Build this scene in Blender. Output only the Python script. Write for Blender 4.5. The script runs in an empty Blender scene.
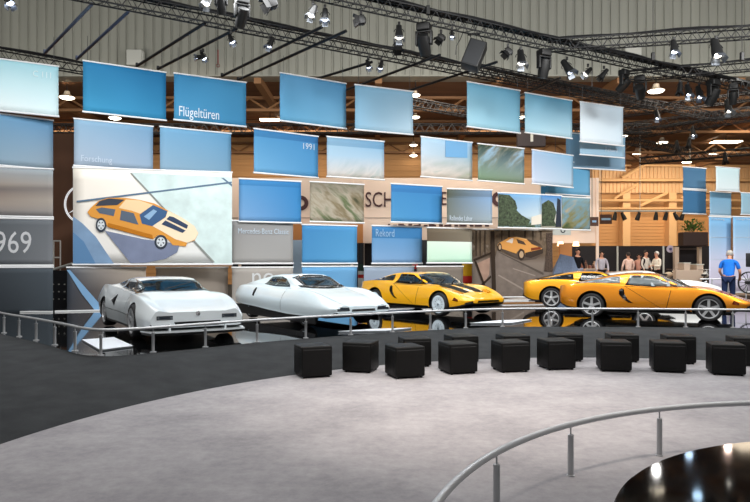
WORLD = 0.28
import bpy, bmesh, math, random
from mathutils import Vector, Matrix
from mathutils.bvhtree import BVHTree
random.seed(7)
scene = bpy.context.scene
COL = scene.collection
PI = math.pi
F = 650.0; HOR = 262.0; CAMZ = 1.65

def at(px, py, d):
    """the place in the hall that the photograph shows at (px,py), d metres ahead of the camera"""
    return Vector(((px - 375.0) * d / F, d, CAMZ + (HOR - py) * d / F))
def on_z(px, py, z):
    return at(px, py, (CAMZ - z) * F / (py - HOR))

# ---------------------------------------------------------------- materials
def srgb(h):
    if isinstance(h, str):
        h = h.lstrip('#'); c = [int(h[i:i + 2], 16) / 255 for i in (0, 2, 4)]
    else:
        c = [v / 255 for v in h]
    return tuple(v / 12.92 if v <= 0.04045 else ((v + 0.055) / 1.055) ** 2.4 for v in c) + (1.0,)
MATS = {}
def mat(name, color, rough=0.5, metal=0.0, noise=0.0, nscale=20.0, coat=0.0, emit=0.0, spec=0.5, stretch=None):
    if name in MATS: return MATS[name]
    m = bpy.data.materials.new(name); m.use_nodes = True
    nt = m.node_tree; b = nt.nodes['Principled BSDF']
    c = srgb(color)
    b.inputs['Base Color'].default_value = c
    b.inputs['Roughness'].default_value = rough
    b.inputs['Metallic'].default_value = metal
    b.inputs['Coat Weight'].default_value = coat
    b.inputs['Coat Roughness'].default_value = 0.04
    b.inputs['Specular IOR Level'].default_value = spec
    if emit:
        b.inputs['Emission Color'].default_value = c
        b.inputs['Emission Strength'].default_value = emit
    if noise:
        tc = nt.nodes.new('ShaderNodeTexCoord'); mp = nt.nodes.new('ShaderNodeMapping')
        n = nt.nodes.new('ShaderNodeTexNoise'); n.inputs['Scale'].default_value = nscale; n.inputs['Detail'].default_value = 6
        r = nt.nodes.new('ShaderNodeValToRGB')
        r.color_ramp.elements[0].position = 0.3; r.color_ramp.elements[1].position = 0.7
        r.color_ramp.elements[0].color = tuple(v * (1 - noise) for v in c[:3]) + (1,)
        r.color_ramp.elements[1].color = tuple(min(1, v * (1 + noise)) for v in c[:3]) + (1,)
        nt.links.new(tc.outputs['Object'], mp.inputs[0]); nt.links.new(mp.outputs[0], n.inputs['Vector'])
        if stretch: mp.inputs['Scale'].default_value = stretch
        nt.links.new(n.outputs['Fac'], r.inputs[0]); nt.links.new(r.outputs[0], b.inputs['Base Color'])
    MATS[name] = m
    return m

# ---------------------------------------------------------------- mesh helpers
def finish(name, bm, m, parent=None, smooth=False, loc=None, rotz=0.0):
    me = bpy.data.meshes.new(name)
    bmesh.ops.recalc_face_normals(bm, faces=bm.faces[:])
    bm.to_mesh(me); bm.free()
    for x in (m if isinstance(m, (list, tuple)) else [m]): me.materials.append(x)
    if smooth:
        for p in me.polygons: p.use_smooth = True
        if smooth != 'all':
            try: me.set_sharp_from_angle(angle=math.radians(40))
            except Exception: pass
    o = bpy.data.objects.new(name, me); COL.objects.link(o)
    if parent: o.parent = parent
    if loc is not None: o.location = loc
    if rotz: o.rotation_euler = (0, 0, rotz)
    return o
def tag(o, label, cat, group=None, kind=None):
    o['label'] = label; o['category'] = cat
    if group: o['group'] = group
    if kind: o['kind'] = kind
    return o
def thing(name, label, cat, loc=(0, 0, 0), rotz=0.0, group=None):
    o = bpy.data.objects.new(name, None); COL.objects.link(o)
    o.empty_display_size = 0.1
    o.location = loc; o.rotation_euler = (0, 0, rotz)
    return tag(o, label, cat, group)
def struct(name, bm, m, **k):
    o = finish(name, bm, m, **k); o['kind'] = 'structure'; return o
def copy_tree(o, parent=None):
    c = o.copy(); COL.objects.link(c)
    if parent: c.parent = parent
    for ch in [x for x in KIDS(o)]: copy_tree(ch, c)
    return c
def KIDS(o): return [x for x in bpy.data.objects if x.parent == o]

def box(bm, c, s, M=None, bevel=0.0, mi=0):
    r = bmesh.ops.create_cube(bm, size=1.0)
    vs = r['verts']
    for v in vs:
        v.co = Vector((v.co.x * s[0], v.co.y * s[1], v.co.z * s[2])) + Vector(c)
    if bevel:
        es = list({e for v in vs for e in v.link_edges})
        rr = bmesh.ops.bevel(bm, geom=es, offset=bevel, segments=3, affect='EDGES', profile=0.5)
        vs = list({v for f in rr['faces'] for v in f.verts} | {v for v in vs if v.is_valid})
    if M is not None:
        for v in vs: v.co = M @ v.co
    if mi:
        for f in {f for v in vs for f in v.link_faces}: f.material_index = mi
    return vs
def box2(bm, a, b, **k):
    return box(bm, [(a[i] + b[i]) / 2 for i in range(3)], [abs(b[i] - a[i]) for i in range(3)], **k)
def bar(bm, p, q, r, n=6, r2=None, caps=True, mi=0):
    p = Vector(p); q = Vector(q); d = (q - p)
    if d.length < 1e-6: return
    z = d.normalized(); x = z.orthogonal().normalized(); y = z.cross(x)
    r2 = r if r2 is None else r2
    A = [bm.verts.new(p + (x * math.cos(t) + y * math.sin(t)) * r) for t in [2 * PI * i / n for i in range(n)]]
    B = [bm.verts.new(q + (x * math.cos(t) + y * math.sin(t)) * r2) for t in [2 * PI * i / n for i in range(n)]]
    fs = [bm.faces.new((A[i], A[(i + 1) % n], B[(i + 1) % n], B[i])) for i in range(n)]
    if caps: fs += [bm.faces.new(A[::-1]), bm.faces.new(B)]
    if mi:
        for f in fs: f.material_index = mi
def tube(bm, pts, r, n=10, closed=False):
    pts = [Vector(p) for p in pts]; rings = []
    N = len(pts)
    for i, p in enumerate(pts):
        t = (pts[min(i + 1, N - 1)] - pts[max(i - 1, 0)]).normalized()
        x = t.cross(Vector((0, 0, 1)))
        if x.length < 1e-3: x = t.cross(Vector((0, 1, 0)))
        x.normalize(); y = t.cross(x)
        rings.append([bm.verts.new(p + (x * math.cos(2 * PI * k / n) + y * math.sin(2 * PI * k / n)) * r) for k in range(n)])
    for a, b in zip(rings, rings[1:]):
        for k in range(n): bm.faces.new((a[k], a[(k + 1) % n], b[(k + 1) % n], b[k]))
    bm.faces.new(rings[0][::-1]); bm.faces.new(rings[-1])
def lathe(bm, prof, n=24, M=None, caps=True, mi=0):
    """prof: list of (r, h) turned about local z"""
    rings = []
    for r, h in prof:
        rings.append([bm.verts.new((max(r, 1e-4) * math.cos(2 * PI * k / n), max(r, 1e-4) * math.sin(2 * PI * k / n), h)) for k in range(n)])
    fs = []
    for a, b in zip(rings, rings[1:]):
        for k in range(n): fs.append(bm.faces.new((a[k], a[(k + 1) % n], b[(k + 1) % n], b[k])))
    if caps: fs += [bm.faces.new(rings[0][::-1]), bm.faces.new(rings[-1])]
    if M is not None:
        for ring in rings:
            for v in ring: v.co = M @ v.co
    for f in fs: f.material_index = mi
    return [v for r in rings for v in r]
def sphere(bm, c, s, n=14, M=None, mi=0):
    r = bmesh.ops.create_uvsphere(bm, u_segments=n, v_segments=max(6, n * 2 // 3), radius=1.0)
    for v in r['verts']:
        v.co = Vector((v.co.x * s[0], v.co.y * s[1], v.co.z * s[2])) + Vector(c)
        if M is not None: v.co = M @ v.co
    if mi:
        for f in {f for v in r['verts'] for f in v.link_faces}: f.material_index = mi
def prism(bm, pts, z0, z1, mi=0):
    A = [bm.verts.new((x, y, z0)) for x, y in pts]; B = [bm.verts.new((x, y, z1)) for x, y in pts]
    n = len(pts)
    fs = [bm.faces.new((A[i], A[(i + 1) % n], B[(i + 1) % n], B[i])) for i in range(n)]
    fs += [bm.faces.new(A[::-1]), bm.faces.new(B)]
    for f in fs: f.material_index = mi
def text_mesh(name, s, size, m, parent, loc, align='LEFT', stretch=1.0, depth=0.004):
    cu = bpy.data.curves.new(name, 'FONT'); cu.body = s; cu.size = size; cu.extrude = depth; cu.align_x = align; cu.resolution_u = 3
    cu.offset = 0.0
    t = bpy.data.objects.new('tmp', cu); COL.objects.link(t)
    dg = bpy.context.evaluated_depsgraph_get()
    me = bpy.data.meshes.new_from_object(t.evaluated_get(dg))
    bpy.data.objects.remove(t); bpy.data.curves.remove(cu)
    me.transform(Matrix.Scale(stretch, 4, (1, 0, 0)))
    me.transform(Matrix.Rotation(PI / 2, 4, 'X'))
    me.materials.clear(); me.materials.append(m)
    o = bpy.data.objects.new(name, me); COL.objects.link(o); o.parent = parent; o.location = loc
    return o
def pchip(xs, ys):
    n = len(xs); h = [xs[i + 1] - xs[i] for i in range(n - 1)]; dl = [(ys[i + 1] - ys[i]) / h[i] for i in range(n - 1)]
    d = [0.0] * n; d[0] = dl[0]; d[-1] = dl[-1]
    for i in range(1, n - 1):
        if dl[i - 1] * dl[i] > 0:
            w1 = 2 * h[i] + h[i - 1]; w2 = h[i] + 2 * h[i - 1]
            d[i] = (w1 + w2) / (w1 / dl[i - 1] + w2 / dl[i])
    def f(x):
        if x <= xs[0]: return ys[0]
        if x >= xs[-1]: return ys[-1]
        i = max(k for k in range(n - 1) if xs[k] <= x); t = (x - xs[i]) / h[i]
        return ((1 + 2 * t) * (1 - t) ** 2 * ys[i] + t * (1 - t) ** 2 * h[i] * d[i] + t * t * (3 - 2 * t) * ys[i + 1] + t * t * (t - 1) * h[i] * d[i + 1])
    return f

# ---------------------------------------------------------------- camera
cam = bpy.data.cameras.new('camera'); cam.lens = 31.2; cam.sensor_width = 36.0; cam.shift_y = (HOR - 251) / 750.0
cam.clip_end = 300
co = bpy.data.objects.new('camera', cam); COL.objects.link(co)
co.location = (0, 0, CAMZ); co.rotation_euler = (PI / 2, 0, 0)
scene.camera = co
vs_ = scene.view_settings
vs_.view_transform = 'Standard'; vs_.look = 'None'; vs_.gamma = 1.0; vs_.exposure = 0.0; vs_.use_curve_mapping = False
# ================================================================ SETTING
M_steel = mat('brushed steel', '#c4c6c9', 0.42, 0.6)
M_black = mat('matt black metal', '#141416', 0.45)
M_white = mat('white paint', '#e9e9ea', 0.4)
def bump(m, scale, strength, stretch=None):
    nt = m.node_tree; b = nt.nodes['Principled BSDF']
    tc = nt.nodes.new('ShaderNodeTexCoord'); mp = nt.nodes.new('ShaderNodeMapping')
    if stretch: mp.inputs['Scale'].default_value = stretch
    n = nt.nodes.new('ShaderNodeTexNoise'); n.inputs['Scale'].default_value = scale; n.inputs['Detail'].default_value = 4
    bp = nt.nodes.new('ShaderNodeBump'); bp.inputs['Strength'].default_value = strength; bp.inputs['Distance'].default_value = 0.01
    nt.links.new(tc.outputs['Object'], mp.inputs[0]); nt.links.new(mp.outputs[0], n.inputs['Vector'])
    nt.links.new(n.outputs['Fac'], bp.inputs['Height']); nt.links.new(bp.outputs[0], b.inputs['Normal'])

# light carpet arena (circle), dark carpet around it and up to the stage
def carpet_mat(name, c1, c2, fine, bscale):
    m = mat(name, c1, 0.95, spec=0.1)
    nt = m.node_tree; b = nt.nodes['Principled BSDF']
    tc = nt.nodes.new('ShaderNodeTexCoord')
    n1 = nt.nodes.new('ShaderNodeTexNoise'); n1.inputs['Scale'].default_value = fine; n1.inputs['Detail'].default_value = 8; n1.inputs['Roughness'].default_value = 0.75
    n2 = nt.nodes.new('ShaderNodeTexNoise'); n2.inputs['Scale'].default_value = bscale; n2.inputs['Detail'].default_value = 5
    mx = nt.nodes.new('ShaderNodeMath'); mx.operation = 'ADD'
    sc = nt.nodes.new('ShaderNodeMath'); sc.operation = 'MULTIPLY'; sc.inputs[1].default_value = 0.5
    r = nt.nodes.new('ShaderNodeValToRGB')
    r.color_ramp.elements[0].position = 0.35; r.color_ramp.elements[0].color = srgb(c1)
    r.color_ramp.elements[1].position = 0.65; r.color_ramp.elements[1].color = srgb(c2)
    nt.links.new(tc.outputs['Object'], n1.inputs['Vector']); nt.links.new(tc.outputs['Object'], n2.inputs['Vector'])
    nt.links.new(n1.outputs['Fac'], mx.inputs[0]); nt.links.new(n2.outputs['Fac'], mx.inputs[1])
    nt.links.new(mx.outputs[0], sc.inputs[0]); nt.links.new(sc.outputs[0], r.inputs[0]); nt.links.new(r.outputs[0], b.inputs['Base Color'])
    return m
M_lightcarpet = carpet_mat('light grey carpet', '#8e8c90', '#b1aeb1', 9, 1.2)
M_darkcarpet = carpet_mat('charcoal carpet', '#303234', '#3f4143', 60, 3.0)
AC = (3.43, 4.18); AR = 7.02
bm = bmesh.new()
prism(bm, [(AC[0] + AR * math.cos(2 * PI * i / 180), AC[1] + AR * math.sin(2 * PI * i / 180)) for i in range(180)], -0.02, 0.004)
o = struct('floor_carpet', bm, M_lightcarpet)
bm = bmesh.new(); box2(bm, (-45, -12, -0.2), (45, 70, -0.004)); struct('floor', bm, M_darkcarpet)

EDGE = [(-9.6, 15.4), (-8.4, 13.9), (-7.29, 12.64), (-6.19, 11.6), (-5.1, 10.5), (-4.55, 9.9), (-4.1, 9.62), (-3.72, 9.72), (-3.19, 10.15), (-2.16, 11.15),
        (-1.24, 11.85), (-0.47, 12.38), (0.85, 13.15), (2.69, 13.95), (4.48, 14.0), (6.19, 13.9), (7.95, 13.7), (9.5, 13.35), (12.0, 12.6)]
def smooth_line(pts, n=6):
    out = []
    P = [Vector((*p, 0)) for p in pts]; P = [2 * P[0] - P[1]] + P + [2 * P[-1] - P[-2]]
    for i in range(1, len(P) - 2):
        for k in range(n):
            t = k / n
            a, b, c, d = P[i - 1], P[i], P[i + 1], P[i + 2]
            out.append(0.5 * ((2 * b) + (c - a) * t + (2 * a - 5 * b + 4 * c - d) * t * t + (3 * b - a - 3 * c + d) * t ** 3))
    out.append(P[-2].copy()); return out
EL = smooth_line(EDGE)
STZ = 0.25
M_stage = mat('black mirror gloss stage', '#08090a', 0.035, spec=.7, coat=0.4)
bm = bmesh.new()
prism(bm, [(p.x, p.y) for p in EL] + [(15, 13.5), (15, 24.0), (-16, 24.0), (-16, 17.5)], -0.01, STZ)
struct('floor_stage', bm, M_stage)
# sloping dark carpet from arena level up to the stage
bm = bmesh.new()
rows = []
corner = min(EL, key=lambda p: (p - Vector((-4.1, 9.62, 0))).length)
ic = EL.index(corner)
for i, p in enumerate(EL):
    a = math.atan2(p.y - AC[1], p.x - AC[0])
    if i < ic: a = math.atan2(corner.y - AC[1], corner.x - AC[0]) + math.radians(11.5) * (p - corner).length
    v = Vector((AC[0] + (AR - .01) * math.cos(a), AC[1] + (AR - .01) * math.sin(a), 0)) - p; w = v.length; v.normalize()
    cols = []
    for t in (0.0, 0.004, 0.1, 0.2, 0.3, 0.4, 0.5, 0.6, 0.7, 0.8, 0.9, 1.0):
        z = STZ - 0.004 - (STZ - .004) * (t * t * (3 - 2 * t) * 0.3 + t * 0.7) if t else STZ + 0.006
        cols.append(bm.verts.new(p + v * (w * t + (0.0 if t else -0.0)) + Vector((0, 0, max(z, -0.003)))))
    rows.append(cols)
for a, b in zip(rows, rows[1:]):
    for i in range(len(a) - 1): bm.faces.new((a[i], b[i], b[i + 1], a[i + 1]))
struct('floor_ramp', bm, M_darkcarpet, smooth='all')

# high metal-clad wall above the hall opening
def corrugated(bm, x0, x1, y, z0, z1, pitch, depth, seam=0.25):
    n = int((x1 - x0) / pitch); prev = None
    for i in range(n + 1):
        x = x0 + i * pitch
        for dx, dy in ((0, 0), (pitch * seam * .3, depth), (pitch * seam, depth), (pitch * seam * 1.3, 0)):
            a = bm.verts.new((x + dx, y + dy, z0)); b = bm.verts.new((x + dx, y + dy, z1))
            if prev: bm.faces.new((prev[0], a, b, prev[1]))
            prev = (a, b)
M_clad = mat('grey metal cladding', '#8b8c84', 0.6, 0.1, noise=0.10, nscale=0.5, stretch=(3, 1, 0.3))
bm = bmesh.new(); corrugated(bm, -40, 45, 32, 10.85, 20, 0.44, 0.07)
box2(bm, (-40, 32.1, 10.85), (45, 33.2, 20)); box2(bm, (-40, 31.95, 10.78), (45, 32.6, 10.86))
struct('wall_upper', bm, M_clad)
# ceiling of the hall behind
M_ceil = mat('brown hall ceiling', '#6e4c34', 0.85, noise=0.2, nscale=0.7, stretch=(0.4, 3, 1))
bm = bmesh.new(); box2(bm, (-45, 32.6, 10.86), (50, 64, 11.1)); struct('ceiling', bm, M_ceil)
M_tan = mat('cream wall cladding', '#d4ad80', 0.7, noise=0.08, nscale=0.4)
M_tan2 = mat('tan hall wall', '#b98c5c', 0.8, noise=0.10, nscale=1.2, stretch=(0.3, 1, 6))
bm = bmesh.new(); corrugated(bm, -45, 50, 61.8, 8.25, 10.9, 0.35, 0.08); box2(bm, (-45, 61.9, 8.2), (50, 62.3, 11)); struct('wall_back_cladding', bm, M_tan)
bm = bmesh.new(); box2(bm, (-45, 62.3, 0), (50, 62.8, 11)); struct('wall_back', bm, M_tan2)
bm = bmesh.new(); box2(bm, (-45, 48, 0), (16.0, 48.3, 10.86))
for i in range(26): box2(bm, (-45, 47.96, 0.4 + i * 0.42), (16.0, 48, 0.43 + i * 0.42))
struct('wall_middle', bm, M_tan2)
# ceiling girders
M_beam = mat('pale brown girder', '#8a6442', 0.7)
M_beamd = mat('cream steel girder', '#d2a877', 0.6)
for i, (y, z) in enumerate(((36, 10.0), (42, 10.0), (47.5, 9.6), (54, 10.0))):
    bm = bmesh.new(); box2(bm, (-42, y, z), (48, y + 0.3, z + 0.15)); box2(bm, (-42, y, z + 0.7), (48, y + 0.3, z + 0.84))
    for k in range(45):
        x = -42 + k * 2; bar(bm, (x, y + .15, z + .1), (x + 1, y + .15, z + .75), 0.06, 5); bar(bm, (x + 1, y + .15, z + .75), (x + 2, y + .15, z + .1), 0.06, 5)
    struct('ceiling_beam', bm, M_beam)
for x in range(-36, 46, 6):
    bm = bmesh.new(); box2(bm, (x, 32.2, 10.5), (x + 0.35, 62, 10.87)); struct('ceiling_beam', bm, M_beam)
# steelwork in front of the far wall
def far(px, py, d=61.0): return at(px, py, d)
for (a, b, r) in (((560, 180), (760, 180), .16), ((560, 200.5), (760, 200.5), .13), ((560, 208.5), (760, 208.5), .1), ((622, 178), (664, 154), .16), ((614, 199), (638, 184), .12),
                  ((640, 206), (667, 193), .14), ((681, 198), (706, 186), .12), ((560, 165), (760, 166), .12)):
    bm = bmesh.new(); bar(bm, far(*a), far(*b), r, 6); struct('wall_girder', bm, M_beamd)
for px in (580, 625, 671, 722):
    bm = bmesh.new(); c = far(px, 260, 61.6); box2(bm, (c.x - 0.35, 61.2, 0), (c.x + .35, 62.3, 8.2)); struct('wall_column', bm, M_beamd)
M_shut = mat('tan roller shutter', '#c08e58', 0.6)
for i, (a, b) in enumerate(((585, 620), (630, 667), (676, 718))):
    A, B = far(a, 212, 62.2), far(b, 212, 62.2)
    bm = bmesh.new(); box2(bm, (A.x, 62.12, 0), (B.x, 62.25, 6.2))
    for k in range(20): box2(bm, (A.x, 62.07, 0.1 + k * .31), (B.x, 62.12, 0.14 + k * .31))
    o = struct('door_%d' % (i + 1), bm, M_shut)
M_lampglow = mat('lit lamp glass', '#fff1d8', 0.4, emit=9.0)
M_lampwhite = mat('lit white lamp glass', '#f4f8ff', 0.4, emit=12.0)
# ================================================================ HANGING PICTURE BANNERS
def ink(h):
    c = list(srgb(h))
    if c[2] > c[0] * 1.6: c[2] *= .92; c[1] *= .95
    return tuple(c)
def banner_mat(name, left, right=None, streak=None, rough=0.75):
    """left/right: ramps [(v, colour)] read up the cloth at its left and right edge; streak: printed motion-blur (colours, angle, amount, lo, hi)"""
    m = bpy.data.materials.new('print ' + name); m.use_nodes = True
    nt = m.node_tree; N = nt.nodes; L = nt.links; b = N['Principled BSDF']
    b.inputs['Roughness'].default_value = rough; b.inputs['Specular IOR Level'].default_value = 0.25
    tc = N.new('ShaderNodeTexCoord'); sx = N.new('ShaderNodeSeparateXYZ'); L.new(tc.outputs['Generated'], sx.inputs[0])
    def ramp(st):
        r = N.new('ShaderNodeValToRGB'); e = r.color_ramp.elements
        st = sorted(st, key=lambda s: s[0])
        e[0].position = st[0][0]; e[0].color = ink(st[0][1]); e[1].position = st[-1][0]; e[1].color = ink(st[-1][1])
        for p, c in st[1:-1]:
            k = e.new(p); k.color = ink(c)
        L.new(sx.outputs['Z'], r.inputs[0]); return r.outputs[0]
    out = ramp(left)
    if right:
        mx = N.new('ShaderNodeMixRGB'); L.new(sx.outputs['X'], mx.inputs[0]); L.new(out, mx.inputs[1]); L.new(ramp(right), mx.inputs[2]); out = mx.outputs[0]
    if streak:
        cols, ang, amt, lo, hi = streak[:5]
        mp = N.new('ShaderNodeMapping'); mp.inputs['Scale'].default_value = (0.45, 1, 2.2) if len(streak) < 6 else (3.5, 1, 3.5)
        mp.inputs['Location'].default_value = (random.random() * 9, 0, random.random() * 9)
        m2 = N.new('ShaderNodeMapping'); m2.inputs['Scale'].default_value = (1.5, 1, 1); m2.inputs['Rotation'].default_value = (0, ang, 0)
        n = N.new('ShaderNodeTexNoise'); n.inputs['Scale'].default_value = 1.9; n.inputs['Detail'].default_value = 5
        L.new(tc.outputs['Generated'], m2.inputs[0]); L.new(m2.outputs[0], mp.inputs[0]); L.new(mp.outputs[0], n.inputs['Vector'])
        r = N.new('ShaderNodeValToRGB'); e = r.color_ramp.elements
        e[0].position = 0.28; e[0].color = srgb(cols[0]); e[1].position = 0.72; e[1].color = srgb(cols[-1])
        for i, c in enumerate(cols[1:-1]):
            k = e.new(0.28 + 0.44 * (i + 1) / (len(cols) - 1)); k.color = srgb(c)
        L.new(n.outputs['Fac'], r.inputs[0])
        # the blurred landscape fills the cloth between lo and hi
        mr = N.new('ShaderNodeMapRange'); mr.inputs['From Min'].default_value = hi; mr.inputs['From Max'].default_value = lo
        mr.inputs['To Min'].default_value = 0; mr.inputs['To Max'].default_value = amt
        L.new(sx.outputs['Z'], mr.inputs['Value'])
        mx = N.new('ShaderNodeMixRGB'); L.new(mr.outputs[0], mx.inputs[0]); L.new(out, mx.inputs[1]); L.new(r.outputs[0], mx.inputs[2]); out = mx.outputs[0]
    L.new(out, b.inputs['Base Color'])
    return m
def DX(px):
    return pchip([-30, 0, 74, 160, 254, 327, 421, 478, 532, 580, 640], [17.6, 18, 18.4, 19.4, 19.9, 20.9, 21.2, 22, 23.2, 24, 25])(px)
M_bar = mat('white banner rod', '#eef0f2', 0.4)
M_darkrod = mat('dark banner rod', '#34363a', 0.5)
M_wire = mat('thin steel wire', '#55585c', 0.4, 0.8)
M_print_white = mat('white print', '#c3d2e0', 0.8)
def fl(name, c, rough=.8, noise=0, ns=3): return mat('ink ' + name, c, rough, noise=noise, nscale=ns, spec=.2)
class Ban: pass
def banner(label, x0, x1, ytl, ybl, ytr, m, group='picture banners hanging behind the cars', d=None, ratio=None, hang=False, name='hanging_banner', rod2=None):
    d0 = DX(x0) if d is None else d
    if ratio is None: ratio = (HOR - ytl) / (HOR - ytr)
    d1 = d0 * ratio
    A = at(x0, ytl, d0); B0 = at(x0, ybl, d0); R = at(x1, ytl, d1)
    b = Ban(); b.P0 = Vector((A.x, A.y)); b.P1 = Vector((R.x, R.y)); b.w = (b.P1 - b.P0).length
    b.z0 = B0.z; b.z1 = A.z; b.h = b.z1 - b.z0
    rz = math.atan2(b.P1.y - b.P0.y, b.P1.x - b.P0.x)
    b.root = thing(name, label, 'banner', (A.x, A.y, b.z0), rz, group)
    bm = bmesh.new()
    # cloth: a shallow grid with slight ripples
    nx, nz = 14, 8; fr = []; bk = []
    ph = random.random() * 6
    for i in range(nx + 1):
        for k in range(nz + 1):
            u = i / nx * b.w; v = k / nz * b.h
            y = 0.012 * math.sin(u * 2.3 + ph + v) * math.sin(PI * k / nz)
            fr.append(bm.verts.new((u, y - 0.006, v))); bk.append(bm.verts.new((u, y + 0.006, v)))
    I = lambda i, k: i * (nz + 1) + k
    for i in range(nx):
        for k in range(nz):
            bm.faces.new((fr[I(i, k)], fr[I(i + 1, k)], fr[I(i + 1, k + 1)], fr[I(i, k + 1)]))
            bm.faces.new((bk[I(i, k)], bk[I(i, k + 1)], bk[I(i + 1, k + 1)], bk[I(i + 1, k)]))
    for i in range(nx):
        bm.faces.new((fr[I(i, 0)], bk[I(i, 0)], bk[I(i + 1, 0)], fr[I(i + 1, 0)])); bm.faces.new((fr[I(i, nz)], fr[I(i + 1, nz)], bk[I(i + 1, nz)], bk[I(i, nz)]))
    for k in range(nz):
        bm.faces.new((fr[I(0, k)], fr[I(0, k + 1)], bk[I(0, k + 1)], bk[I(0, k)])); bm.faces.new((fr[I(nx, k)], bk[I(nx, k)], bk[I(nx, k + 1)], fr[I(nx, k + 1)]))
    finish('cloth', bm, m, b.root, smooth='all')
    bm = bmesh.new(); bar(bm, (-.02, 0, b.h + .015), (b.w + .02, 0, b.h + .015), 0.025, 8); finish('top_rod', bm, M_bar, b.root)
    bm = bmesh.new(); bar(bm, (-.02, 0, -.015), (b.w + .02, 0, -.015), 0.028, 8); finish('bottom_rod', bm, M_bar, b.root)
    if hang:
        for u in (0.12, b.w - .12):
            bm = bmesh.new(); bar(bm, (u, 0, b.h + .02), (u, 0, 8.1 - b.z0), 0.007, 5); finish('wire', bm, M_wire, b.root)
    return b
def loc_of(b, px, py):
    """point of the banner's plane the photograph shows at (px, py), in the banner's own coordinates"""
    D = Vector(((px - 375) / F, 1.0)); e = (b.P1 - b.P0).normalized()
    # P0 + u e = t D
    det = e.x * (-D.y) - (-D.x) * e.y
    u = ((-b.P0.x) * (-D.y) - (-D.x) * (-b.P0.y)) / det
    t = (b.P0.x + u * e.x) / D.x if abs(D.x) > 1e-3 else (b.P0.y + u * e.y)
    return u, CAMZ + (HOR - py) * t / F - b.z0
def art(b, name, pts, m, layer=1, sc=None, off=(0, 0)):
    P = []
    for x, y in pts:
        if sc: x, y = x / sc + off[0], y / sc + off[1]
        u, v = loc_of(b, x, y); P.append((min(max(u, 0.0), b.w), min(max(v, 0.0), b.h)))
    bm = bmesh.new(); y = -0.018 - 0.0035 * layer
    f = bm.faces.new([bm.verts.new((u, y, v)) for u, v in P])
    r = bmesh.ops.extrude_face_region(bm, geom=[f])
    for v in r['geom']:
        if isinstance(v, bmesh.types.BMVert): v.co.y += 0.002
    return finish(name, bm, m, b.root)
def writing(b, s, px0, px1, ybase, ytop, m=None, layer=1):
    u0, v0 = loc_of(b, px0, ybase); u1, _ = loc_of(b, px1, ybase); _, v1 = loc_of(b, px0, ytop)
    t = text_mesh('lettering', s, 1.0, m or M_print_white, b.root, (0, 0, 0), depth=0.002)
    xs = [v.co.x for v in t.data.vertices]; zs = [v.co.z for v in t.data.vertices]
    sx = (u1 - u0) / (max(xs) - min(xs)); sz = (v1 - v0) / (max(zs) - min(zs)); x00 = min(xs); z00 = min(zs)
    for v in t.data.vertices: v.co = Vector((u0 + (v.co.x - x00) * sx, -0.024 + v.co.y, v0 + (v.co.z - z00) * sz))
    return t
def gr(top, bot, band=None, at_=0.8):
    if band: return [(0, bot), (at_ - .005, top), (at_, band), (1, band)]
    return [(0, bot), (1, top)]
TOP = 'blue sky banners of the top row'
B_ = banner
# ---- row 1
b = B_('pale cyan banner at the left end of the top row, above the sky-blue one', -32, 58.5, 55, 107, 67, banner_mat('cyan', [(0, '#f2fbfc'), (.5, '#cfeff7'), (1, '#a9dcec')], [(0, '#dff5fa'), (.6, '#c4ebf6'), (1, '#9fd8ea')]), TOP, hang=True)  # glare of the light put into the whitened cyan print
b.root['label'] = 'pale cyan banner at the left end of the top row'
writing(b, 'C 111', 33, 51, 76.5, 70.5, mat('faint print', '#dff2f6', .8))
B_('plain deep blue banner in the top row left of the Flügeltüren one', 83, 166, 61, 111, 73, banner_mat('deep blue', gr('#2a7fb4', '#3c96c4'), gr('#1f73ab', '#3289bb')), TOP, hang=True)
b = B_('deep blue banner in the top row with the word Flügeltüren', 174, 246, 73.5, 119, 83, banner_mat('deep blue two', gr('#3583b6', '#4694c2'), gr('#3f8bbb', '#3f8bbb')), TOP, hang=True)
writing(b, 'Flügeltüren', 179, 219, 119, 106, mat('bright print', '#dbe8f2', .8))
B_('mid blue banner in the top row, first right of the Flügeltüren one', 280, 346, 73, 120, 84, banner_mat('mid blue', gr('#5e9fcf', '#5fa5d0'), gr('#5398cb', '#76b2d8')), TOP, hang=True)
B_('light blue banner in the top row, fading to pale at its lower right', 355, 413, 85, 129, 92, banner_mat('light blue', gr('#7fb6da', '#8bbcdc'), gr('#8ebfe0', '#b4d3e6')), TOP, hang=True)
B_('sky blue banner in the top row just right of the wide gap', 467, 520, 82, 126, 91, banner_mat('sky blue', gr('#6fb2d5', '#a4d4e8'), gr('#62a7cd', '#90c8e2')), TOP, hang=True)
B_('sky blue banner in the top row beside the palest one', 525, 572, 93, 132, 101, banner_mat('sky blue two', gr('#6db0d4', '#a9d6ea'), gr('#5ea6ce', '#b6dced')), TOP, hang=True)
b = B_('palest white-blue banner at the right end of the top row', 580, 623, 102, 141, 108, banner_mat('white blue', gr('#d6e6f2', '#e6f1f8'), gr('#c6dcec', '#d6e8f4')), TOP, hang=True)
R2 = 'blue and blurred picture banners of the second row'
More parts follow.
